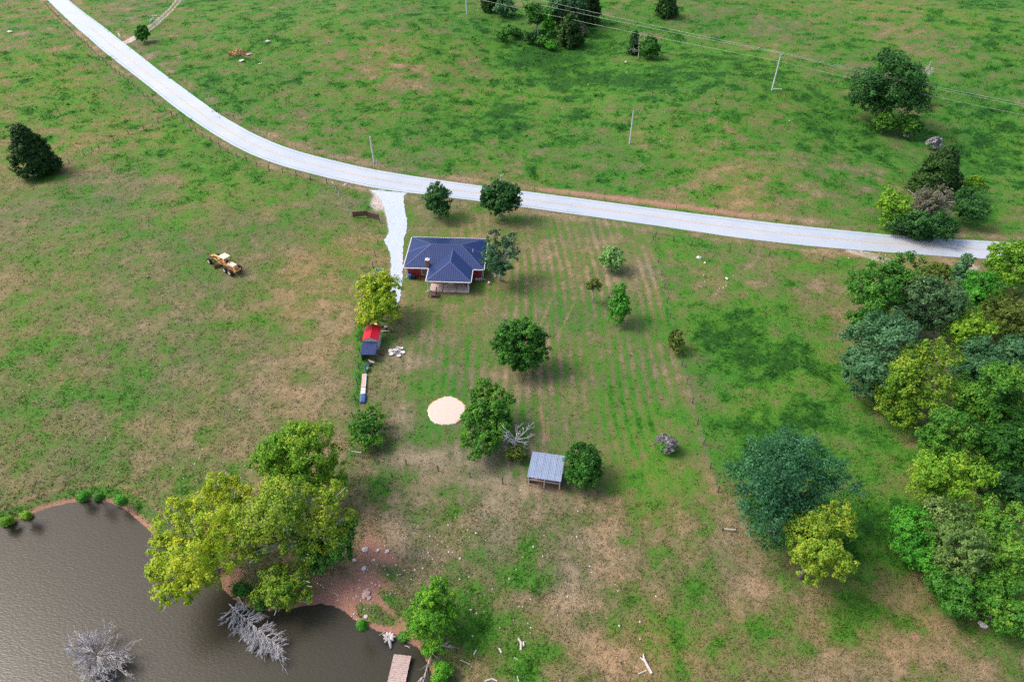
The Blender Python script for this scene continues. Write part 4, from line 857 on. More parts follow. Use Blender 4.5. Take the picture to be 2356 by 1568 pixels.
def tree(name, label, lobes, pal, ratio=.95, clear=.6, dens=1.0, lsize=1.0, group=None, bark='bark', cat='tree', base=None, core=.5, tvar=.19, tmean=.5, show=False, zc=None, clus=None):
    L = np.array(lobes, float); x0, x1 = (L[:, 0]-L[:, 2]).min(), (L[:, 0]+L[:, 2]).max(); y0, y1 = (L[:, 1]-L[:, 2]).min(), (L[:, 1]+L[:, 2]).max()
    cx, cy, hw, hh = (x0+x1)/2, (y0+y1)/2, (x1-x0)/2, (y1-y0)/2
    b = P(cx, cy); 
    for _ in range(5):
        d = float(depth(b.x, b.y, b.z)); R = hw*d/FPX; Rz = ratio*R; z = clear+Rz if zc is None else zc
        xx, yy, zz = PZ(cx, cy, b.z+z); b = Vector((float(xx), float(yy), 0)); b.z = float(hfun(b.x, b.y))
    ca = Vector((b.x, b.y, b.z+z)); C = np.array(ca)
    # depth of the crown along the view so its outline has the height seen
    va = np.array([0, CP, -SP]); elev = math.asin(abs((C-np.array([0,0,CAM_H]))[2])/np.linalg.norm(C-np.array([0,0,CAM_H])))
    need = hh*d/FPX; ry = math.sqrt(max((R*.55)**2, (need**2-(Rz*math.cos(elev))**2)/max(.05, math.sin(elev)**2))); ry = min(ry, R*1.5)
    t = thing(name, label, cat, b, 0, group)
    cents, rads, tints, outs = [], [], [], []; lobe_c = []
    for (lx, ly, lr) in lobes:
        dx, dy, dz = ray(lx, ly); dv_ = np.array([float(dx), float(dy), float(dz)]); dl = np.linalg.norm(dv_); dv_ /= dl; o = np.array([0, 0, CAM_H]); lr = lr*1.12
        S = np.array([1/R, 1/ry, 1/Rz]); oo = (o-C)*S; dd = dv_*S; A2 = dd@dd; B2 = oo@dd; C2 = oo@oo-1; disc = B2*B2-A2*C2
        tm = -B2/A2; wr = lr*d/FPX
        th = tm if disc <= 0 else tm-math.sqrt(disc)
        pos = o+dv_*min(tm, th+wr*.75); lobe_c.append((pos, wr))
    # hidden side of the crown, thinner
    nh = int(5+core*12); vw = C-np.array([0, 0, CAM_H]); vw /= np.linalg.norm(vw)
    for q_ in range(nh):
        v = RS.randn(3); v /= np.linalg.norm(v)
        if q_ % 3 == 0: v[2] = -abs(v[2])*.7
        if q_ % 3 == 1 and v @ vw > 0: v = -v
        if q_ % 3 == 2: v[1] = abs(v[1])
        v /= np.linalg.norm(v); pos = C+v*np.array([R, ry, Rz])*.56; lobe_c.append((pos, R*.38))
    gz = b.z
    for li, (pos, wr) in enumerate(lobe_c):
        lt = RS.randn()*tvar*.6; cr_ = max(.38, wr*.27) if clus is None else clus; ncl = int(np.clip(dens*17*(wr/cr_/3.3)**2, 8, 46))
        v = RS.randn(ncl, 3); v /= np.linalg.norm(v, axis=1)[:, None]; v[:, 2] = np.where(v[:, 2] < -.45, -v[:, 2], v[:, 2])
        rr = wr*(.50+.50*RS.rand(ncl, 1)); cc = pos+v*rr*np.array([1, 1, .85]); cc[:, 2] = np.maximum(cc[:, 2], gz+.25)
        cents.append(cc); rads.append(np.full(ncl, cr_)*(.7+.6*RS.rand(ncl))); tints.append(tmean+lt+RS.randn(ncl)*tvar); outs.append(np.repeat((pos*.6+C*.4)[None], ncl, 0))
    cents = np.concatenate(cents); rads = np.concatenate(rads); tints = np.concatenate(tints); outs = np.concatenate(outs)
    ls = lsize*max(.22, 1.75*d/683); per = int(np.clip(dens*10*(np.mean(rads)/ls)**2, 12, 42))
    V, F, T = leaves(cents, rads, per, ls, tints, outs); V = V-np.array(b)
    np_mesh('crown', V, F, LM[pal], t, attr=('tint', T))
    mb = MB(); top = ca-b; tr = max(.09, R*.055); lean = Vector((random.uniform(-.1,.1)*R, random.uniform(-.1,.1)*R, 0))
    fork = Vector((lean.x*.5, lean.y*.5, max(.5, top.z*.55)))
    mb.tube([(0,0,-.3), (lean.x*.2,lean.y*.2,fork.z*.5), fork, fork.lerp(top, .6)], [tr*1.3, tr, tr*.85, tr*.5], 7)
    for (pos, wr) in lobe_c[:min(len(lobe_c), 22)]:
        e = Vector(pos)-b; e2 = e if not show else e+(e-top).normalized()*wr*.25
        mb.tube(limb_pts(fork.lerp(top, random.uniform(0,.5)), e2, R*.08), [tr*.5, tr*.42, tr*.34, tr*.26, tr*.18, .02 if not show else .05], 5, None, False)
        if show:
            for _ in range(4):
                s0 = fork.lerp(e, random.uniform(.5,1)); s1 = e2+Vector(RS.randn(3))*wr*.38; s1.z = max(s1.z, .5); mb.tube(limb_pts(s0, s1, wr*.25), [tr*.2,tr*.17,.07,.06,.05,.03], 4, None, False)
    mb.build('trunk', M[bark], t, smooth=True); return t
def auto(cx, cy, rx, ry, n=9, k=.45):
    out = [(cx, cy, min(rx, ry)*.6)]
    for i in range(n):
        a = 2*math.pi*i/n+random.uniform(-.25,.25); f = 1-k*.9; r_ = min(rx, ry)*k*random.uniform(.85,1.15); out.append((cx+math.cos(a)*(rx-r_*.95), cy+math.sin(a)*(ry-r_*.95), r_))
    return out
def cedar(label, base, ytop, hw, pal='cedar', dens=1.0, group=None, name='cedar_tree', lean=None, tmean=.45):
    b = P(*base); h = solve_h(b, ytop); d = float(depth(b.x, b.y, b.z)); R = hw*d/FPX
    t = thing(name, label, 'tree', b, 0, group); ls = max(.26, 2.3*d/683)
    n = int(150*dens); u = RS.rand(n)**.75; ang = RS.rand(n)*6.283; prof = np.clip(1-u, 0, 1)**.62*(.78+.3*np.sin(ang*3+u*9)*.5+.2*RS.rand(n))
    prof = np.where(u < .10, prof*.8, prof); rr = R*prof*(.75+.3*RS.rand(n)); C = np.stack([rr*np.cos(ang), rr*np.sin(ang), .25+u*(h-.3)], -1)
    rad = np.full(n, R*.17)*(.7+.6*RS.rand(n)); rad = np.maximum(rad, .3); outc = np.zeros((n, 3)); outc[:, 2] = C[:, 2]-.2*h
    n2 = 40; u2 = RS.rand(n2); a2 = RS.rand(n2)*6.283; C2 = np.stack([R*.4*(1-u2)*np.cos(a2), R*.4*(1-u2)*np.sin(a2), .3+u2*h*.92], -1)
    C = np.r_[C, C2]; rad = np.r_[rad, np.full(n2, R*.25)]; outc = np.r_[outc, np.c_[np.zeros((n2, 2)), C2[:, 2]-.2*h]]
    per = int(np.clip(dens*11*(R*.17/ls)**2, 16, 60)); V, F, T = leaves(C, rad, per, ls*.9, tmean+RS.randn(n+n2)*.15, outc, .1)
    V[:, 2] = np.maximum(V[:, 2], .05); np_mesh('crown', V, F, LM[pal], t, attr=('tint', T))
    MB().tube([(0,0,-.2),(0,0,h*.5),(0,0,h*.93)], [max(.12,R*.07), max(.09,R*.05), .03], 7).build('trunk', M['bark'], t); return t
def dead_tree(name, label, base, stems, m, cat='dead tree', lift=0.0, twig=3, seed=1, group=None, r0=.12, depth_=3, spread=.55, z0=None, droop=0.0, lens=(.35,.6)):
    """stems: end points (world offsets) of the main limbs, each forking into finer twigs"""
    rng = random.Random(seed); b = P(*base) if z0 is None else Vector(PZ(*base, z0)); t = thing(name, label, cat, b, 0, group); main = MB(); tw = MB()
    def grow(a, dirv, L, r, lev, tl=lens):
        pts = [a]; d = dirv.copy(); k = 4
        for i in range(k):
            d = (d+Vector((rng.uniform(-1,1), rng.uniform(-1,1), rng.uniform(-1,1)-droop))*.16).normalized(); q = pts[-1]+d*L/k; q.z = max(q.z, -.15); pts.append(q)
        (main if lev == 0 else tw).tube(pts, [r*(1-.75*i/k) for i in range(k+1)], 5 if lev == 0 else 3, None, False)
        if lev < depth_-1:
            for i in range(twig+(2 if lev == 0 else 0)):
                u = rng.uniform(.25, 1); j = min(int(u*k), k-1); s = pts[j].lerp(pts[j+1], u*k-j)
                nd = (d+Vector((rng.uniform(-1,1), rng.uniform(-1,1), rng.uniform(-.6,1)))*spread*1.2).normalized(); grow(s, nd, L*rng.uniform(*lens), max(.022, r*.45), lev+1)
    for (s, e, r) in stems:
        s = Vector(s); e = Vector(e); grow(s, (e-s).normalized(), (e-s).length, r, 0)
    main.build('limbs', M[m], t, smooth=True)
    if tw.f: tag(tw.build('twigs', M[m], t), kind='stuff')
    return t

# left and top
cedar('dark cone-shaped cedar alone in the left pasture', (94,398), 292, 54, 'cedar', 2.2)
tree('shrub', 'rounded green shrub beside the dirt track gate', auto(326,76,16,21,6), 'green', 1.1, .2, 1.2, cat='shrub')
tree('bushy_tree', 'grey-green bushy tree on the top edge, left of the thicket', [(1160,12,26),(1150,24,16),(1172,26,14)], 'bluegrey', .8, .1, cat='tree')
cedar('dark evergreen at the top edge beside the grey-green bush', (1128,26), -36, 26, 'cedar', 1.2)
tree('broadleaf_tree', 'dark tree with a bright top at the left end of the far thicket', [(1224,30,24),(1216,22,14),(1232,48,18),(1246,34,24)], 'green', 1.0, .2)
tree('columnar_tree', 'narrow bright green tree in the middle of the far thicket', [(1262,36,16),(1263,56,16),(1265,74,14)], 'bright', 1.5, .1)
tree('broadleaf_tree', 'olive-topped tree behind the narrow bright tree in the far thicket', [(1286,28,24),(1276,48,18),(1294,50,18)], 'olive', 1.0, .4)
cedar('broad dark cedar at the near edge of the far thicket', (1310,104), 34, 36, 'cedar', 1.8, tmean=.6)
tree('broadleaf_tree', 'dusky grey-green tree cut by the top edge above the thicket', [(1298,6,34),(1326,14,28),(1280,12,22),(1335,34,20)], 'bluegrey', 1.0, .6, tmean=.3)
cedar('tall dark evergreen at the right end of the far thicket', (1356,54), -34, 32, 'cedar', 1.6)
tree('shrub', 'pale twiggy shrub at the right foot of the far thicket', [(1338,62,11),(1345,74,8)], 'twig', .9, .1, .6, cat='shrub')
for i, (x, y, r, pal, l) in enumerate([(1222,86,17,'dark','dark bush under the small dead tree at the far thicket'),(1248,94,15,'green','green bush in front of the narrow tree at the far thicket'),(1267,104,13,'bright','bright small bush at the tip of the far thicket'),(1157,82,15,'green','low green bush standing left of the far thicket')]):
    tree('bush', l, auto(x, y, r, r*.8, 5), pal, .75, .05, 1.1, cat='bush', group='bushes at the far thicket')
tree('bush', 'spreading low bush between the lone bush and the thicket', [(1180,70,12),(1196,76,10),(1172,64,8)], 'green', .5, .05, .9, cat='bush', group='bushes at the far thicket')
dead_tree('dead_tree', 'small pale dead tree against the dark thicket', (1238,80), [((0,0,0),(0,0,3.4),.14),((0,0,2.2),(-1.4,0,4.2),.08),((0,0,2.4),(1.0,.3,4.4),.08),((0,0,2.0),(-1.6,-.2,3.0),.06)], 'dead', seed=3)
cedar('small dark cedar near the top right of the green hollow', (1532,38), -18, 31, 'cedar', 1.6, tmean=.6)
tree('bush', 'rounded green bush right of the white dead snag', auto(1494,110,24,27,7), 'green', .95, .1, 1.1, tmean=.4, cat='bush')
cedar('dark evergreen left of the white dead snag', (1457,124), 72, 18, 'dark', .9)
dead_tree('dead_snag', 'bleached white dead snag between the two dark bushes', (1469,132), [((0,0,0),(-.3,0,3.2),.2),((-.2,0,2.4),(-1.0,.2,6.4),.13),((-.2,0,2.8),(.9,0,6.0),.11),((-.1,0,2.2),(-2.4,.1,2.7),.07),((-.1,0,2.0),(-2.3,.2,2.1),.06)], 'deadpale', seed=5)
tree('broadleaf_tree', 'large dark spreading tree under the wires on the right', [(2041,152,38),(1990,205,40),(2030,200,44),(2105,206,36),(2060,235,44),(2075,180,38),(1985,235,26),(2020,250,30),(2100,240,30)], 'dark', .85, .2, 1.2, tmean=.6)
tree('shrub', 'olive shrub on the right flank of the large dark tree', [(2128,205,16),(2122,228,16),(2130,248,12)], 'olive', .9, .2, .9, cat='shrub')
tree('bush', 'leafy green bush at the foot of the large dark tree', auto(2036,282,30,24,6), 'mixed', .8, .1, 1.1, cat='bush'); tree('bush', 'broad green bush lowest under the large dark tree', auto(2095,288,32,24,6), 'mixed', .8, .1, 1.1, cat='bush', tmean=.4)
dead_tree('dead_branches', 'grey bare treetop poking from the large dark tree', (2098,230), [((0,0,3),(.4,.2,8.6),.1),((0,0,5),(1.8,.3,8.6),.08),((0,0,5),(-1.2,0,8.8),.08),((.1,0,6),(2.4,.2,7.6),.06)], 'dead', seed=8, twig=5)
tree('shrub', 'white-flowering shrub in the grass below the large dark tree', [(2163,331,9),(2140,327,8)], 'lilac', .8, .1, .8, tmean=.8, cat='shrub')
cedar('pointed dark cedar at the back of the roadside clump', (2140,446), 342, 62, 'cedar', 2.0, tmean=.6)
tree('broadleaf_tree', 'bright green tree at the left end of the roadside clump', [(2056,452,24),(2040,470,22),(2072,468,22),(2054,492,26),(2044,512,18),(2066,508,20)], 'lime', 1.1, .1, 1.1, tmean=.42)
tree('bare_tree', 'half-bare grey tree in the middle of the roadside clump', [(2125,455,28),(2160,450,28),(2142,475,34),(2175,478,24),(2115,484,22)], 'twig', .9, .5, .8, .85, bark='palebark', show=True)
tree('broadleaf_tree', 'dark olive tree at the right end of the roadside clump', [(2238,450,32),(2215,475,24),(2250,475,24),(2230,500,24)], 'dark', 1.0, .2, 1.0, tmean=.6)
tree('shrub', 'yellow-topped shrub behind the half-bare roadside tree', [(2198,428,15),(2188,436,10)], 'yelgreen', .9, .6, .9, cat='shrub'); tree('shrub', 'yellow-green crown above the dark olive roadside tree', [(2246,424,18),(2228,428,12),(2262,432,12)], 'lime', .9, .8, .9, cat='shrub')
tree('hedge', 'dark undergrowth along the verge under the roadside clump', [(2075,518,14),(2100,520,16),(2130,522,16),(2165,520,14),(2195,520,14),(2050,522,10)], 'dark', .35, .05, 1.0, cat='hedge', clus=.7)
# yard
tree('broadleaf_tree', 'upright dark green tree between the road and the house', [(1006,436,20),(996,455,22),(1018,455,22),(1008,472,26),(1014,488,20)], 'dark', 1.25, .1, 1.3, tmean=.55)
tree('round_tree', 'round clipped-looking dark green tree between the road and the house', auto(1152,456,49,42,12,.42), 'dark', .9, .9, 1.3, tmean=.6, bark='palebark')
tree('silvery_tree', 'open silvery-green tree leaning over the right end of the house roof', [(1136,540,16),(1128,560,16),(1140,575,18),(1176,550,18),(1172,575,22),(1180,590,16),(1140,605,28),(1118,600,14),(1150,628,18),(1165,615,14)], 'bluegrey', 1.15, 1.6, .8, .9, bark='palebark', show=True, tmean=.38)
tree('broadleaf_tree', 'bright yellow-green tree between the driveway and the red shed', [(867,648,30),(842,668,26),(898,655,24),(874,678,30),(850,692,26),(892,692,22),(843,722,24),(870,718,24),(903,720,20),(832,735,14),(862,735,14)], 'yellow', 1.0, 1.2, 1.25, tmean=.42)
tree('round_shrub', 'small pale green round tree in the yard right of the house', auto(1409,595,29,30,8), 'mint', 1.0, .3, 1.2, cat='tree')
tree('sapling', 'thin olive sapling on a bare pale stem', [(1367,654,14),(1356,664,10),(1379,662,10)], 'olive', 1.0, 2.0, .5, .8, bark='palebark', cat='sapling')
tree('columnar_tree', 'narrow bright green tree near the right side of the yard', [(1428,664,14),(1420,680,18),(1432,690,18),(1424,706,24),(1418,724,18),(1436,714,14),(1424,742,10)], 'bright', 1.9, .2, 1.1, tmean=.42)
tree('round_tree', 'large dense green tree in the middle of the yard', [(1170,765,28),(1200,755,28),(1235,775,26),(1155,795,28),(1195,800,36),(1240,805,26),(1165,825,24),(1200,838,20),(1228,828,20),(1196,848,14)], 'green', 1.0, .2, 1.3, tmean=.36)
tree('shrub', 'olive shrub growing on the right yard fence', auto(1556,786,19,30,6), 'olive', 1.3, .1, 1.1, cat='shrub', tmean=.4)
tree('broadleaf_tree', 'tall green tree with bare grey twigs beside the round pad', [(1113,894,26),(1095,912,20),(1140,905,20),(1164,922,20),(1100,945,24),(1150,948,26),(1125,930,20),(1096,980,28),(1130,980,26),(1160,970,18),(1078,1012,22),(1110,1020,26),(1135,1012,20),(1094,1050,14)], 'mixed', .85, .4, 1.25, tmean=.45, bark='palebark')
dead_tree('dead_snag', 'grey dead snag with spreading branches beside the tall green tree', (1186,1044), [((0,0,0),(.1,0,3.4),.22),((.1,0,3.1),(-.8,.4,5.2),.08),((.1,0,3.2),(.4,.4,5.6),.08),((.1,0,3.2),(1.5,.2,5.2),.08),((.1,0,3.2),(1.9,-.3,4.2),.07),((.1,0,3.0),(-1.5,-.2,4.2),.06),((.1,0,3.0),(1.5,-.8,3.3),.06),((0,0,1.2),(1.4,-.3,1.7),.05),((0,0,1.2),(-1.4,-.5,1.2),.05)], 'dead', seed=12, twig=4)
tree('bush', 'scrubby green bush at the foot of the dead snag', [(1182,1030,12),(1200,1050,12),(1170,1046,10)], 'olive', .7, .1, .8, cat='bush')
tree('broadleaf_tree', 'dense dark green tree hanging over the silver shelter roof', auto(1340,1070,46,54,11,.4), 'green', 1.0, .4, 1.3, tmean=.25)
tree('thicket', 'tangled mixed green thicket at the yard fence corner', [(830,955,14),(852,950,18),(872,965,16),(828,985,20),(855,985,22),(875,992,16),(822,1012,16),(845,1018,20),(866,1020,16)], 'mixed', .7, .1, 1.0, cat='thicket', tmean=.42)
tree('shrub', 'grey-lilac shrub alone on the bright lawn', [(1520,1015,14),(1548,1020,16),(1535,1030,14),(1526,1003,8)], 'lilac', .7, .1, .9, .8, cat='shrub', bark='dead'); tree('bush', 'small green bush inside the grey-lilac shrub', [(1535,1015,12),(1530,1028,9)], 'bright', .9, .3, 1.0, cat='bush')
tree('big_tree', 'very large blue-green tree in the meadow at lower right', [(1760,1050,46),(1810,1030,46),(1860,1050,48),(1905,1085,48),(1945,1120,34),(1730,1100,44),(1785,1095,52),(1845,1105,56),(1900,1135,46),(1745,1155,44),(1800,1165,50),(1860,1170,44),(1765,1205,40),(1800,1225,36),(1772,1250,26),(1685,1085,26)], 'teal', .95, .3, 1.45, tmean=.5, clus=.85)
tree('broadleaf_tree', 'yellow-green tree in front of the very large blue-green tree', [(1837,1220,34),(1880,1215,30),(1932,1175,30),(1920,1205,32),(1895,1245,36),(1850,1255,32),(1945,1225,22),(1878,1290,30),(1900,1280,22),(1866,1325,22)], 'yelgreen', 1.0, 3.6, 1.0, tmean=.62)
# wood on the right
WOOD = [
 ('bright leafy green tree at the top left of the wood', [(2088,606,28),(2062,625,24),(2040,645,34),(2085,650,30),(2044,680,36),(2012,698,32),(2070,690,26),(1990,738,28),(1968,740,24),(2020,735,24)], 'green', .55, 1.0),
 ('tall grey-green tree in the upper wood', [(2112,680,34),(2148,668,34),(2190,695,36),(2085,708,30),(2150,715,38),(2199,735,28),(2135,655,22),(2120,745,28),(2170,755,26)], 'grey', .45, 1.0),
 ('dark blue-green tree at the left edge of the wood', [(2048,740,34),(2030,775,38),(2076,765,38),(1995,810,36),(2040,825,40),(2085,810,36),(1970,830,26),(2022,850,36),(1962,870,24),(1988,895,26),(1956,775,24)], 'bluegrey', .6, 1.0),
 ('bright yellow-green tree standing out of the wood edge', [(2148,808,34),(2112,834,30),(2175,826,30),(2130,856,38),(2085,882,34),(2157,890,34),(2050,910,30),(2085,935,36),(2121,928,34),(2076,962,24),(2042,946,22)], 'yelgreen', .45, 1.0),
 ('small lime tree between the grey-green and blue-green trees', [(2238,742,26),(2222,760,28),(2262,764,28),(2190,772,22),(2240,780,22),(2212,790,18)], 'lime', .55, 1.0),
 ('vivid green tree near the road at the right of the wood', [(2256,645,28),(2283,665,30),(2256,690,30),(2293,685,26),(2240,668,20),(2268,708,22)], 'bright', .5, 1.0),
 ('olive tree at the right edge below the roadside tree', [(2283,722,30),(2328,695,38),(2337,722,34),(2301,760,32),(2345,760,28),(2318,745,24)], 'olive', .4, 1.0),
 ('yellow-green tree overhanging the road at the right edge', [(2320,590,36),(2298,612,28),(2340,612,38),(2295,575,20),(2345,570,26),(2310,640,26),(2350,648,24)], 'lime', .32, 1.0),
 ('slim silvery poplar rising beside the roadside gravel', [(2228,594,14),(2214,610,15),(2208,628,18),(2215,648,20),(2222,668,20)], 'bluegrey', .7, 1.6),
 ('low olive brush between the leafy tree and the poplar', [(2148,624,22),(2130,632,18),(2170,630,18)], 'olive', .5, .7),
 ('blue-green tree in the heart of the wood', [(2256,796,26),(2238,820,32),(2271,822,30),(2247,842,30),(2202,862,26),(2256,862,28),(2225,850,24)], 'bluegrey', .45, 1.0),
 ('blue-green tree at the right edge above the fresh green one', [(2328,810,36),(2310,834,32),(2346,795,32),(2345,835,30),(2295,815,22)], 'bluegrey', .5, 1.0),
 ('fresh light green tree deep in the wood', [(2238,908,36),(2274,900,34),(2211,910,30),(2265,935,34),(2310,868,30),(2343,876,32),(2230,935,28)], 'mixed', .6, 1.0),
 ('dark green tree at the right edge in mid wood', [(2328,920,36),(2337,958,36),(2300,945,30),(2345,990,30),(2310,985,28)], 'green', .35, 1.0),
 ('mid green tree at the inner edge of the wood', [(2175,970,34),(2157,1000,30),(2211,980,34),(2130,1008,24),(2193,1022,34),(2148,1036,28),(2229,1028,28)], 'mixed', .48, 1.0),
 ('shaded deep green tree behind the yellow-green crown', [(2274,990,34),(2310,1027,36),(2274,1037,34),(2337,1010,34),(2345,1060,32),(2300,1068,28)], 'green', .3, 1.0),
 ('yellow-green crown above the lowest part of the wood', [(2133,1098,32),(2116,1125,26),(2167,1090,26),(2201,1067,28),(2259,1088,28),(2200,1120,28),(2235,1105,24)], 'lime', .55, 1.0),
 ('dark gap-filling tree at the right edge below the shaded one', [(2320,1110,34),(2345,1140,34),(2300,1140,28),(2270,1130,24)], 'dark', .5, 1.0),
 ('bright green tree at the lower left corner of the wood', [(2078,1180,26),(2072,1225,34),(2095,1270,34),(2116,1200,32),(2110,1240,32),(2090,1205,28),(2130,1290,26)], 'bright', .55, 1.0),
 ('wide pale green tree in the lower wood', [(2160,1172,36),(2184,1225,40),(2167,1275,36),(2218,1300,34),(2205,1185,34),(2235,1240,36),(2200,1330,28)], 'pale', .5, 1.0),
 ('light green tree with grey limbs at the right edge of the lower wood', [(2286,1180,40),(2269,1240,42),(2320,1228,40),(2330,1275,38),(2286,1290,34),(2340,1190,32),(2310,1320,30)], 'mixed', .75, 1.0),
 ('low green tree at the near tip of the wood', [(2160,1334,28),(2194,1368,30),(2218,1394,32),(2180,1350,24),(2235,1372,26)], 'green', .55, .8),
 ('ragged green tree at the bottom of the right edge', [(2303,1343,36),(2286,1400,32),(2337,1362,34),(2320,1435,30),(2345,1410,30),(2270,1360,26)], 'mixed', .5, .8)]
for l, lo_, pal, tm, rt in WOOD:
    tree('woodland_tree', l, lo_, pal, rt, .6, 1.15, 1.0, tmean=tm, group='trees of the wood on the right', bark='palebark' if pal in ('grey','mixed') else 'bark')
# by the pond
tree('broadleaf_tree', 'green-yellow tree furthest back in the pond-side group', [(747,1000,30),(687,1000,26),(636,1030,30),(696,1045,36),(750,1045,34),(604,1066,26),(640,1108,26),(700,1122,28),(752,1112,26),(651,1085,34),(711,1090,34),(765,1080,30),(785,1105,18),(640,1060,28)], 'lime', .9, 1.0, 1.2, tmean=.50, group='trees around the pond')
tree('broadleaf_tree', 'bright yellow tree leaning out over the pond water', [(501,1110,26),(531,1118,22),(411,1165,28),(465,1158,32),(516,1155,30),(387,1212,34),(441,1212,36),(500,1198,34),(366,1255,22),(398,1265,34),(447,1272,34),(489,1255,26),(360,1315,22),(405,1318,32),(456,1312,32),(382,1362,22),(426,1362,24),(477,1325,18),(378,1388,12),(540,1160,26),(560,1135,20)], 'yellow', .85, 1.4, 1.25, tmean=.6, group='trees around the pond', bark='palebark', show=True)
tree('broadleaf_tree', 'sparse yellow-green tree with white limbs in the pond-side group', [(651,1138,26),(606,1160,22),(711,1148,30),(771,1138,28),(756,1177,30),(561,1198,24),(606,1198,28),(651,1213,30),(555,1240,26),(606,1243,28),(666,1249,28),(576,1276,22),(711,1213,32),(800,1190,20),(640,1180,26),(680,1180,26)], 'yelgreen', .85, 1.6, 1.15, tmean=.66, group='trees around the pond', bark='palebark', show=True)
tree('broadleaf_tree', 'deep green tree on the right of the pond-side group', [(741,1228,34),(775,1255,34),(803,1215,24),(741,1292,28),(765,1225,30),(790,1270,22),(715,1260,26)], 'green', .95, .8, 1.2, tmean=.62, group='trees around the pond')
tree('broadleaf_tree', 'thin low yellow-green tree on the red pond bank', [(621,1345,22),(666,1345,28),(696,1318,24),(591,1375,20),(636,1385,22),(705,1375,18),(660,1378,20)], 'yelgreen', .7, .8, .95, tmean=.5, group='trees around the pond', bark='palebark', show=True)
tree('bush', 'green bush at the waterline under the thin tree', auto(555,1358,20,16,5), 'green', .7, .1, 1.0, cat='bush')
tree('juniper_tree', 'light green juniper beside the dock', [(1008,1345,20),(985,1372,26),(1022,1374,26),(965,1410,28),(1000,1405,30),(1030,1410,24),(958,1445,24),(992,1448,28),(1024,1440,24),(1000,1480,22)], 'juniper', 1.3, .3, 1.2, .85, tmean=.5)
dead_tree('dead_branches', 'grey dead twigs showing through the juniper', (975,1440), [((0,-1.2,2.4),(-1.2,-1.6,3.0),.05),((0,-1.2,2.4),(.9,-1.7,2.8),.05),((0,-1.2,2.4),(-.2,-1.4,3.6),.05),((0,-1.2,2.4),(.3,-2.2,2.2),.05),((1.6,-1.4,2.0),(2.4,-2.0,2.2),.04),((1.6,-1.4,2.0),(1.2,-2.2,1.6),.04)], 'dead', seed=31, twig=3, depth_=2)
SH = [(190,1141,13,11,'bright','round bright bush on the pond bank, largest of the row'),(277,1151,12,8,'bright','bright bush near the right end of the pond bank row'),(226,1143,9,6,'green','low green bush between the two bright bank bushes'),(14,1199,18,11,'lime','lime bush at the left edge on the pond bank'),(59,1185,12,7,'lime','lime bush on the pond bank next to the left edge'),(833,1437,9,9,'bright','small round bright bush at the waterline left of the driftwood stump'),(985,1494,16,14,'grass','green bush on the bank between the juniper and the fallen branch'),(1020,1540,24,20,'grass','bright green bush at the bottom edge right of the dock'),(1010,1562,20,16,'grass','grassy bush at the bottom edge below the bright bush'),(928,1464,10,7,'green','green bank bush beside the driftwood stump'),(600,1392,12,8,'green','dark bush at the waterline below the thin tree')]
for x, y, rx, ry, pal, l in SH: tree('bank_bush', l, auto(x, y, rx*.8, ry*.8, 5), pal, .6, .03, 1.2, .75, cat='bush', group='bushes on the pond bank')
# dead trees in the water
def water_snag(label, root, tips, seed, m='dead', r=.10, twig=7):
    b = Vector(PZ(*root, ZW)); st = []
    for (tx, ty, tz) in tips:
        e = Vector(PZ(tx, ty, ZW+tz))-b; st.append(((random.uniform(-.2,.2), random.uniform(-.2,.2), .1), tuple(e), r))
    return dead_tree('dead_tree', label, root, st, m, seed=seed, twig=twig, z0=ZW, depth_=3, spread=.24, lens=(.3,.55), group='dead trees in the pond')
b = Vector(PZ(222,1512,ZW)); st = []
for k in range(110):
    a = random.uniform(0, 2*math.pi); f0 = random.uniform(0, .62); f1 = f0+random.uniform(.22, .38); up = math.sin(a) > 0; ky = 84 if up else 72
    a1 = a+random.uniform(-.25, .25); s0 = Vector(PZ(222+78*math.cos(a)*f0, 1506-ky*math.sin(a)*f0, ZW+.15+.6*random.random()))-b
    e0 = Vector(PZ(222+78*math.cos(a1)*min(f1,.95), 1506-ky*math.sin(a1)*min(f1,.95), ZW+random.uniform(.5, 2.2)))-b; st.append((tuple(s0), tuple(e0), .04))
dead_tree('dead_tree', 'silver dead tree spreading in the pond at lower left', (222,1512), st, 'dead', seed=41, twig=5, z0=ZW, depth_=3, spread=.34, lens=(.32,.55), group='dead trees in the pond')
sb_ = [(548,1400),(565,1412),(585,1428),(605,1446),(622,1462),(636,1478)]
b = Vector(PZ(530,1393,ZW)); st = [((0,0,.5), tuple(Vector(PZ(645,1488,ZW+.9))-b), .09)]
for k in range(120):
    u = random.random(); s = (535+105*u, 1396+88*u); sw_ = Vector(PZ(*s, ZW+.7))-b
    if k % 3: e = (s[0]-15+20*u+random.uniform(-20,14), s[1]+random.uniform(20,42)*(1-.3*abs(u-.6)), random.uniform(.1,1.2))
    else: e = (s[0]+random.uniform(5,30), s[1]-random.uniform(2,18), random.uniform(.8,1.8))
    st.append((tuple(sw_), tuple(Vector(PZ(e[0], min(e[1],1508), ZW+e[2]))-b), .04))
dead_tree('dead_tree', 'silver dead tree fallen into the pond below the yellow trees', (530,1393), st, 'dead', seed=43, twig=5, z0=ZW, depth_=3, spread=.34, lens=(.3,.5), droop=.2, group='dead trees in the pond')
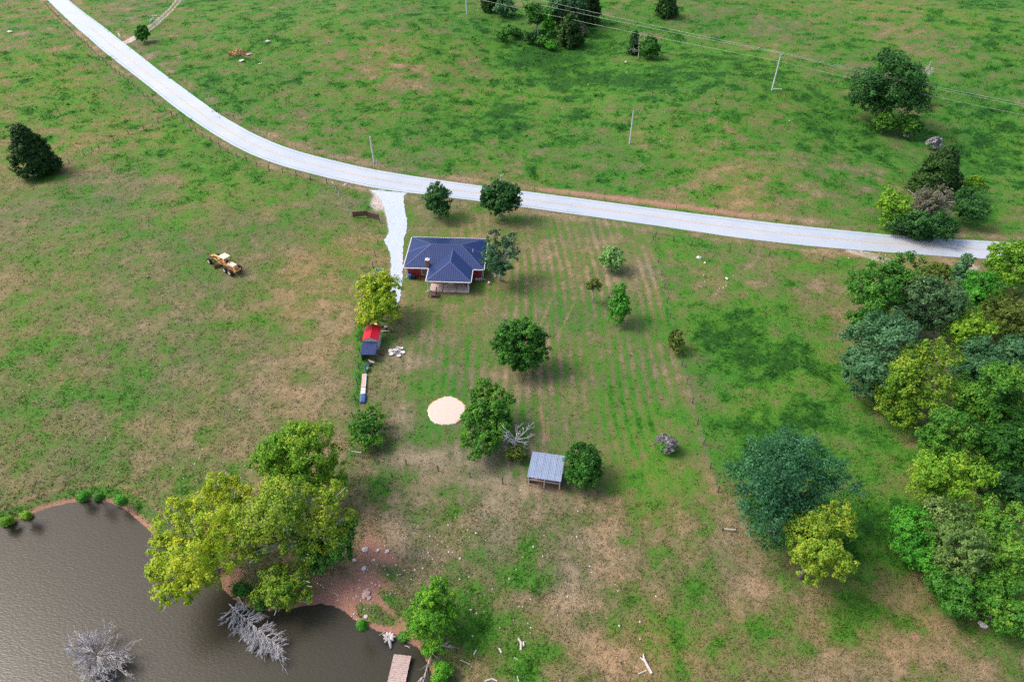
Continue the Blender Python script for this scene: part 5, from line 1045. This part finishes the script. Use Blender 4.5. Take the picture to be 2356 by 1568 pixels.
# driftwood stump and fallen branches at the dock
b = Vector(PZ(896,1470,ZW)); t = thing('driftwood_stump', 'bleached driftwood stump in the water beside the dock', 'stump', b)
mb = MB()
for a in np.linspace(0,5.6,9): mb.tube([(.1*math.cos(a),.1*math.sin(a),.2),(.45*math.cos(a),.4*math.sin(a)+.1,.45),(.75*math.cos(a)+random.uniform(-.1,.1),.7*math.sin(a)+.1,.25+.3*random.random())],[.24,.18,.06],6)
mb.build('roots', M['rock'], t, smooth=True); MB().tube([(0,.1,.2),(.15,-.5,.3),(.35,-1.1,.1)],[.3,.2,.12],8).build('trunk', M['dead'], t, smooth=True)
dead_tree('fallen_branch', 'pale fallen branch drooping into the water right of the dock', (1000,1497), [((0,0,.5),(-1.4,-3.4,-.2),.11),((0,0,.6),(1.6,.6,.8),.10),((1.0,.3,.7),(2.2,.2,.5),.06),((-.2,-.5,.5),(.6,-1.2,.3),.05),((-1.2,-2.9,.0),(-2.2,-4.4,-.3),.05),((-1.2,-2.9,.0),(-.8,-4.4,-.2),.05),((-1.2,-2.9,.0),(-1.8,-4.9,-.3),.05)], 'deadpale', 'branch', seed=51, twig=3, depth_=3)
for px_, py_, a, L, r, lab in [(1020,1447,.8,1.3,.05,'thin pale stick on the ground right of the juniper'),(880,1456,.7,.9,.05,'pale stick at the waterline left of the driftwood stump'),(938,1490,-.5,.7,.06,'short pale stick floating between stump and dock'),(1072,1525,-.5,1.6,.05,'crooked pale branch on the grass right of the bright bush'),
   (555,1385,-.9,2.0,.09,'pale log at the waterline under the thin yellow-green tree')]:
    b = P(px_, py_); b.z = max(b.z, ZW); t = thing('stick', lab, 'stick', b, a); MB().tube(limb_pts((-L/2,0,.08),(L/2,0,.12),.15),[r,r*.95,r*.85,r*.7,r*.55,r*.4],6).build('wood', M['deadpale'], t); MB().tube([(L*.1,0,.1),(L*.3,.22,.16)],[r*.5,r*.25],5).build('twig', M['deadpale'], t)
# logs
def log(px_, py_, a, L, r, lab, fork=False, group='cut logs on the lower grass'):
    t = thing('log', lab, 'log', P(px_, py_), a, 0 and 0 or None); t['group'] = group
    MB().tube([(-L/2,0,r*.8),(0,r*.15,r*.9),(L/2,0,r*.8)],[r,r*.96,r*.88],9).build('wood', M['deadpale'], t)
    for s in (-1,1): MB().cyl((s*(L/2+.008),0,r*.8),r*.8,.015,9,None,'X').build('cut_end', M['palewood'], t)
    if fork: MB().tube([(L*.3,0,r),(L*.62,.35,r)],[r*.75,r*.5],8).build('fork', M['deadpale'], t); MB().tube([(L*.45,0,r),(L*.75,-.2,r)],[r*.7,r*.5],8).build('fork', M['deadpale'], t)
log(1196,1475,-1.1,.75,.13,'upper short log of the group of three on the dark grass'); log(1199,1486,1.5,.95,.14,'longest log of the group of three on the dark grass'); log(1205,1481,1.6,.5,.13,'right short log touching the longest one on the dark grass')
log(1093,1500,1.1,.6,.1,'short log on the tan strip right of the bright bush'); log(1151,1496,-1.05,.62,.12,'lone short log between the tan strip and the log group'); log(1187,1514,-.5,.45,.06,'thin short log below the log group')
log(1490,1532,1.95,1.8,.17,'large forked bleached log near the bottom edge',True); log(1478,1546,.35,1.0,.08,'thin branch log beside the large forked log')
log(1122,1564,.3,.7,.1,'left log cut by the bottom edge'); log(1137,1563,-.4,.7,.1,'second log cut by the bottom edge, right of the left one'); log(1192,1561,1.8,.7,.07,'upright thin log cut by the bottom edge')
# rocks
def rock(px_, py_, r, lab, m='rock', flat=.55, group=None, name='rock'):
    bm = bmesh.new(); bmesh.ops.create_icosphere(bm, subdivisions=1, radius=1); sx, sy = random.uniform(.8,1.3), random.uniform(.7,1.1); s0 = random.random()*50
    for v in bm.verts:
        k = 1+.28*(math.sin(v.co.x*3.1+s0)+math.sin(v.co.y*4.3+s0*2)+math.sin(v.co.z*3.7+s0*3))/2; v.co = Vector((v.co.x*sx*r*k, v.co.y*sy*r*k, v.co.z*flat*r*k+flat*r*.5))
    me = bpy.data.meshes.new(name); bm.to_mesh(me); bm.free(); me.materials.append(M[m]); o = bpy.data.objects.new(name, me); COL.objects.link(o); o.location = P(px_, py_); o.rotation_euler = (0,0,random.uniform(0,6)); return tag(o, lab, 'rock', group)
for a in [(840,1265,.42,'largest white rock on the red bank right of the pond trees'),(869,1266,.28,'second white rock in the row right of the largest one on the red bank'),(890,1269,.30,'third white rock in the row on the red bank'),(838,1308,.38,'square white rock below the row on the red bank'),(816,1288,.28,'white rock at the edge of the deep green tree'),(892,1322,.16,'small white rock on the brown slope above the juniper'),(842,1419,.26,'tall pale rock on the bank near the small round bush')]: rock(a[0],a[1],a[2],a[3],group='pale rocks on the pond bank')
for k, a in enumerate([(843,1369,.5,'pinkish boulder in the middle of the red bank'),(837,1374,.3,'pink stone against the pinkish boulder'),(850,1376,.28,'pink stone on the near side of the pinkish boulder')]): rock(*a,m='pinkrock',group='pink stones on the red bank')
for a in [(616,97,.95,'large white rock alone in the upper left pasture'),(1608,594,.55,'white rock on the bare patch right of the yard fence'),(1622,605,.28,'small pale rock below the white rock by the yard fence'),(1672,642,.35,'pale rock on the lower bare patch of the rough meadow'),(1998,644,.3,'pale stone on the bare soil beside the leafy wood tree'),(2263,1437,.55,'white rock at the foot of the ragged tree in the lower right'),(2085,312,.7,'long white rock under the bush below the large dark tree'),(24,76,.9,'grey boulder at the far left of the upper pasture'),(795,425,.5,'pale rock at the roadside where the fence ends'),(1440,143,.5,'pale rock on the soil beside the white dead snag'),(836,637,.22,'upper white stone left of the yellow tree'),(822,648,.2,'lower white stone left of the yellow tree')]: rock(*a)
# straw heap and rubbish in the far pasture
b = P(548,124); t = thing('straw_heap', 'orange straw heap in the upper left pasture', 'straw heap', b)
n = 900; u = RS.rand(n); a = RS.rand(n)*6.283; rr = np.sqrt(RS.rand(n)); C = np.stack([rr*np.cos(a)*3.2, rr*np.sin(a)*1.6, (1-rr**2)*1.3*RS.rand(n)+.05], -1)
V, F, T = leaves(C, np.full(n, .25), 3, .5, .5+RS.randn(n)*.2, np.zeros((n,3)), .2); np_mesh('straw', V, F, M['straw'], t)
bm_ = MB(); rings = []
for j in range(5):
    f = 1-j/4; 
    for k in range(14): q = 2*math.pi*k/14; bm_.v.append((2.9*f*math.cos(q)*(1+.1*math.sin(3*q)), 1.45*f*math.sin(q), 1.2*(1-f*f)-.05))
for j in range(4):
    for k in range(14): bm_.f.append((j*14+k, j*14+(k+1)%14, (j+1)*14+(k+1)%14, (j+1)*14+k)); bm_.m.append(bm_.mi(None))
bm_.build('heap_core', M['straw'], t)
rock(556,142,.8,'white crumpled sack below the straw heap','board',.5,None,'sack'); rock(573,128,.9,'dark brown clod heap beside the straw heap','pinkrock',.5,None,'clod')
t = thing('white_board', 'short pale board on the grass right of the straw heap', 'board', P(599,147), .6); MB().box((0,0,.1),(1.2,.3,.1)).build('plank', M['palewood'], t); MB().box((0,0,.03),(.1,.35,.06)).build('batten', M['deadpale'], t)

# ------------------------------------------------------------------ grass, weeds and stones as cover
def cover(n, hmin, hmax, blades, spread, name, m, cond, seed, dt=0.0, wid=.10):
    rs = np.random.RandomState(seed); px = rs.rand(n)*2480-60; py = rs.rand(n)*1720-60; q = P(px, py); x, y, z = q.T
    t, r, p, sd, outside, hue = zones(x, y, z)
    keep = cond(px, py, t, r, p, rs) & outside & (sd > .25) & ~inside(x, y, DRIVEPOLY) & (np.hypot(x-pad_c.x, y-pad_c.y) > PAD_R+.2)
    lx = (x-HO.x)*math.cos(-HA)-(y-HO.y)*math.sin(-HA); ly = (x-HO.x)*math.sin(-HA)+(y-HO.y)*math.cos(-HA)
    keep &= ~((lx > .3) & (lx < W_-.3) & (ly > .3) & (ly < D_-.3)) & ~((lx > wx0) & (lx < wx1) & (ly > -4.1) & (ly <= .3))
    keep &= ~((x > SO.x-.1) & (x < SO.x+SW+.1) & (y > SO.y-3) & (y < SO.y+SL)) & (np.hypot(x-bp_.x, y-bp_.y) > 1.3)
    x, y, z, t, r, p, hue = (v[keep] for v in (x, y, z, t, r, p, hue)); n = len(x); d = depth(x, y, z)
    N = n*blades; bx = np.repeat(x, blades); by = np.repeat(y, blades); bz = np.repeat(z, blades); sc = np.repeat(np.maximum(1, d/130), blades)
    ox, oy = rs.randn(N)*spread*sc, rs.randn(N)*spread*sc; h = (hmin+(hmax-hmin)*rs.rand(N))*np.repeat(.7+.6*rs.rand(n), blades)
    an = rs.rand(N)*6.283; w_ = wid*sc*(.6+.8*rs.rand(N)); lean = h*1.7
    bx = bx+ox; by = by+oy; la = rs.rand(N)*6.283
    A = np.stack([bx-np.cos(an)*w_, by-np.sin(an)*w_, bz-.05], -1); B = np.stack([bx+np.cos(an)*w_, by+np.sin(an)*w_, bz-.05], -1); C = np.stack([bx+np.cos(la)*lean, by+np.sin(la)*lean, bz+h], -1)
    V = np.stack([A, B, C], 1).reshape(-1, 3); tt = np.repeat(np.clip(t+dt, 0, 1), blades)+rs.randn(N)*.07
    col = np.stack([np.clip(tt, 0, 1), np.repeat(r*.8, blades), np.repeat(p*.6, blades), np.repeat(hue, blades)], -1); col = np.repeat(col, 3, 0)
    return tag(np_mesh(name, V, np.arange(N*3).reshape(N, 3), m, acol=('zone', col)), kind='stuff')
def mown_px(px, py): return (px > 925) & (px < 1540+.2*np.maximum(0, py-560)) & (py > 480) & (py < 1150)
cover(85000, .06, .20, 4, .24, 'grass', M['blades'], lambda px, py, t, r, p, rs: (p < .4) & (r < .55) & (rs.rand(len(px)) < np.where(mown_px(px, py), .35, .95)), 71)
cover(16000, .18, .42, 8, .40, 'weeds', M['blades'], lambda px, py, t, r, p, rs: (p < .3) & (r < .4) & (t > .62) & ~mown_px(px, py) & (rs.rand(len(px)) < .75), 72, .03)
cover(17000, .22, .55, 8, .45, 'tussocks', M['blades'], lambda px, py, t, r, p, rs: (p < .3) & (r < .4) & (py < 480) & (t > .62) & (rs.rand(len(px)) < .95), 73, .06)
def pebbles():
    rs = np.random.RandomState(5); pts = []
    for cx, cy, rx, ry, n in [(860,1320,70,80,60),(790,1370,60,40,25),(1000,1250,120,70,30),(250,800,260,230,90),(1230,1350,260,180,60),(780,160,350,110,40),(1500,240,380,160,50),(870,470,16,18,40),(2020,595,40,10,25),(1650,640,60,40,20),(800,1420,60,20,50),(450,1080,160,40,30)]:
        pts.append(np.stack([cx+rs.randn(n)*rx*.55, cy+rs.randn(n)*ry*.55], -1))
    q = np.concatenate(pts); w3 = P(q[:, 0], q[:, 1]); keep = ~inside(w3[:, 0], w3[:, 1], ROADPOLY)
    w3 = w3[keep]; w3 = w3[pond_sd(w3[:, 0], w3[:, 1]) > .1]; V = []; F = []
    oc = np.array([(1,0,0),(0,1,0),(-1,0,0),(0,-1,0),(0,0,.8),(0,0,-.4)]); of = [(0,1,4),(1,2,4),(2,3,4),(3,0,4),(1,0,5),(2,1,5),(3,2,5),(0,3,5)]
    for i, c in enumerate(w3):
        s = rs.uniform(.06,.17)*max(1, depth(*c)/150); V.append(oc*s*rs.uniform(.6,1.2,(6,3))+c+np.array([0,0,.05])); F += [tuple(np.array(f)+6*i) for f in of]
    tag(np_mesh('pebbles', np.concatenate(V), F, M['rock']), kind='stuff')
pebbles()
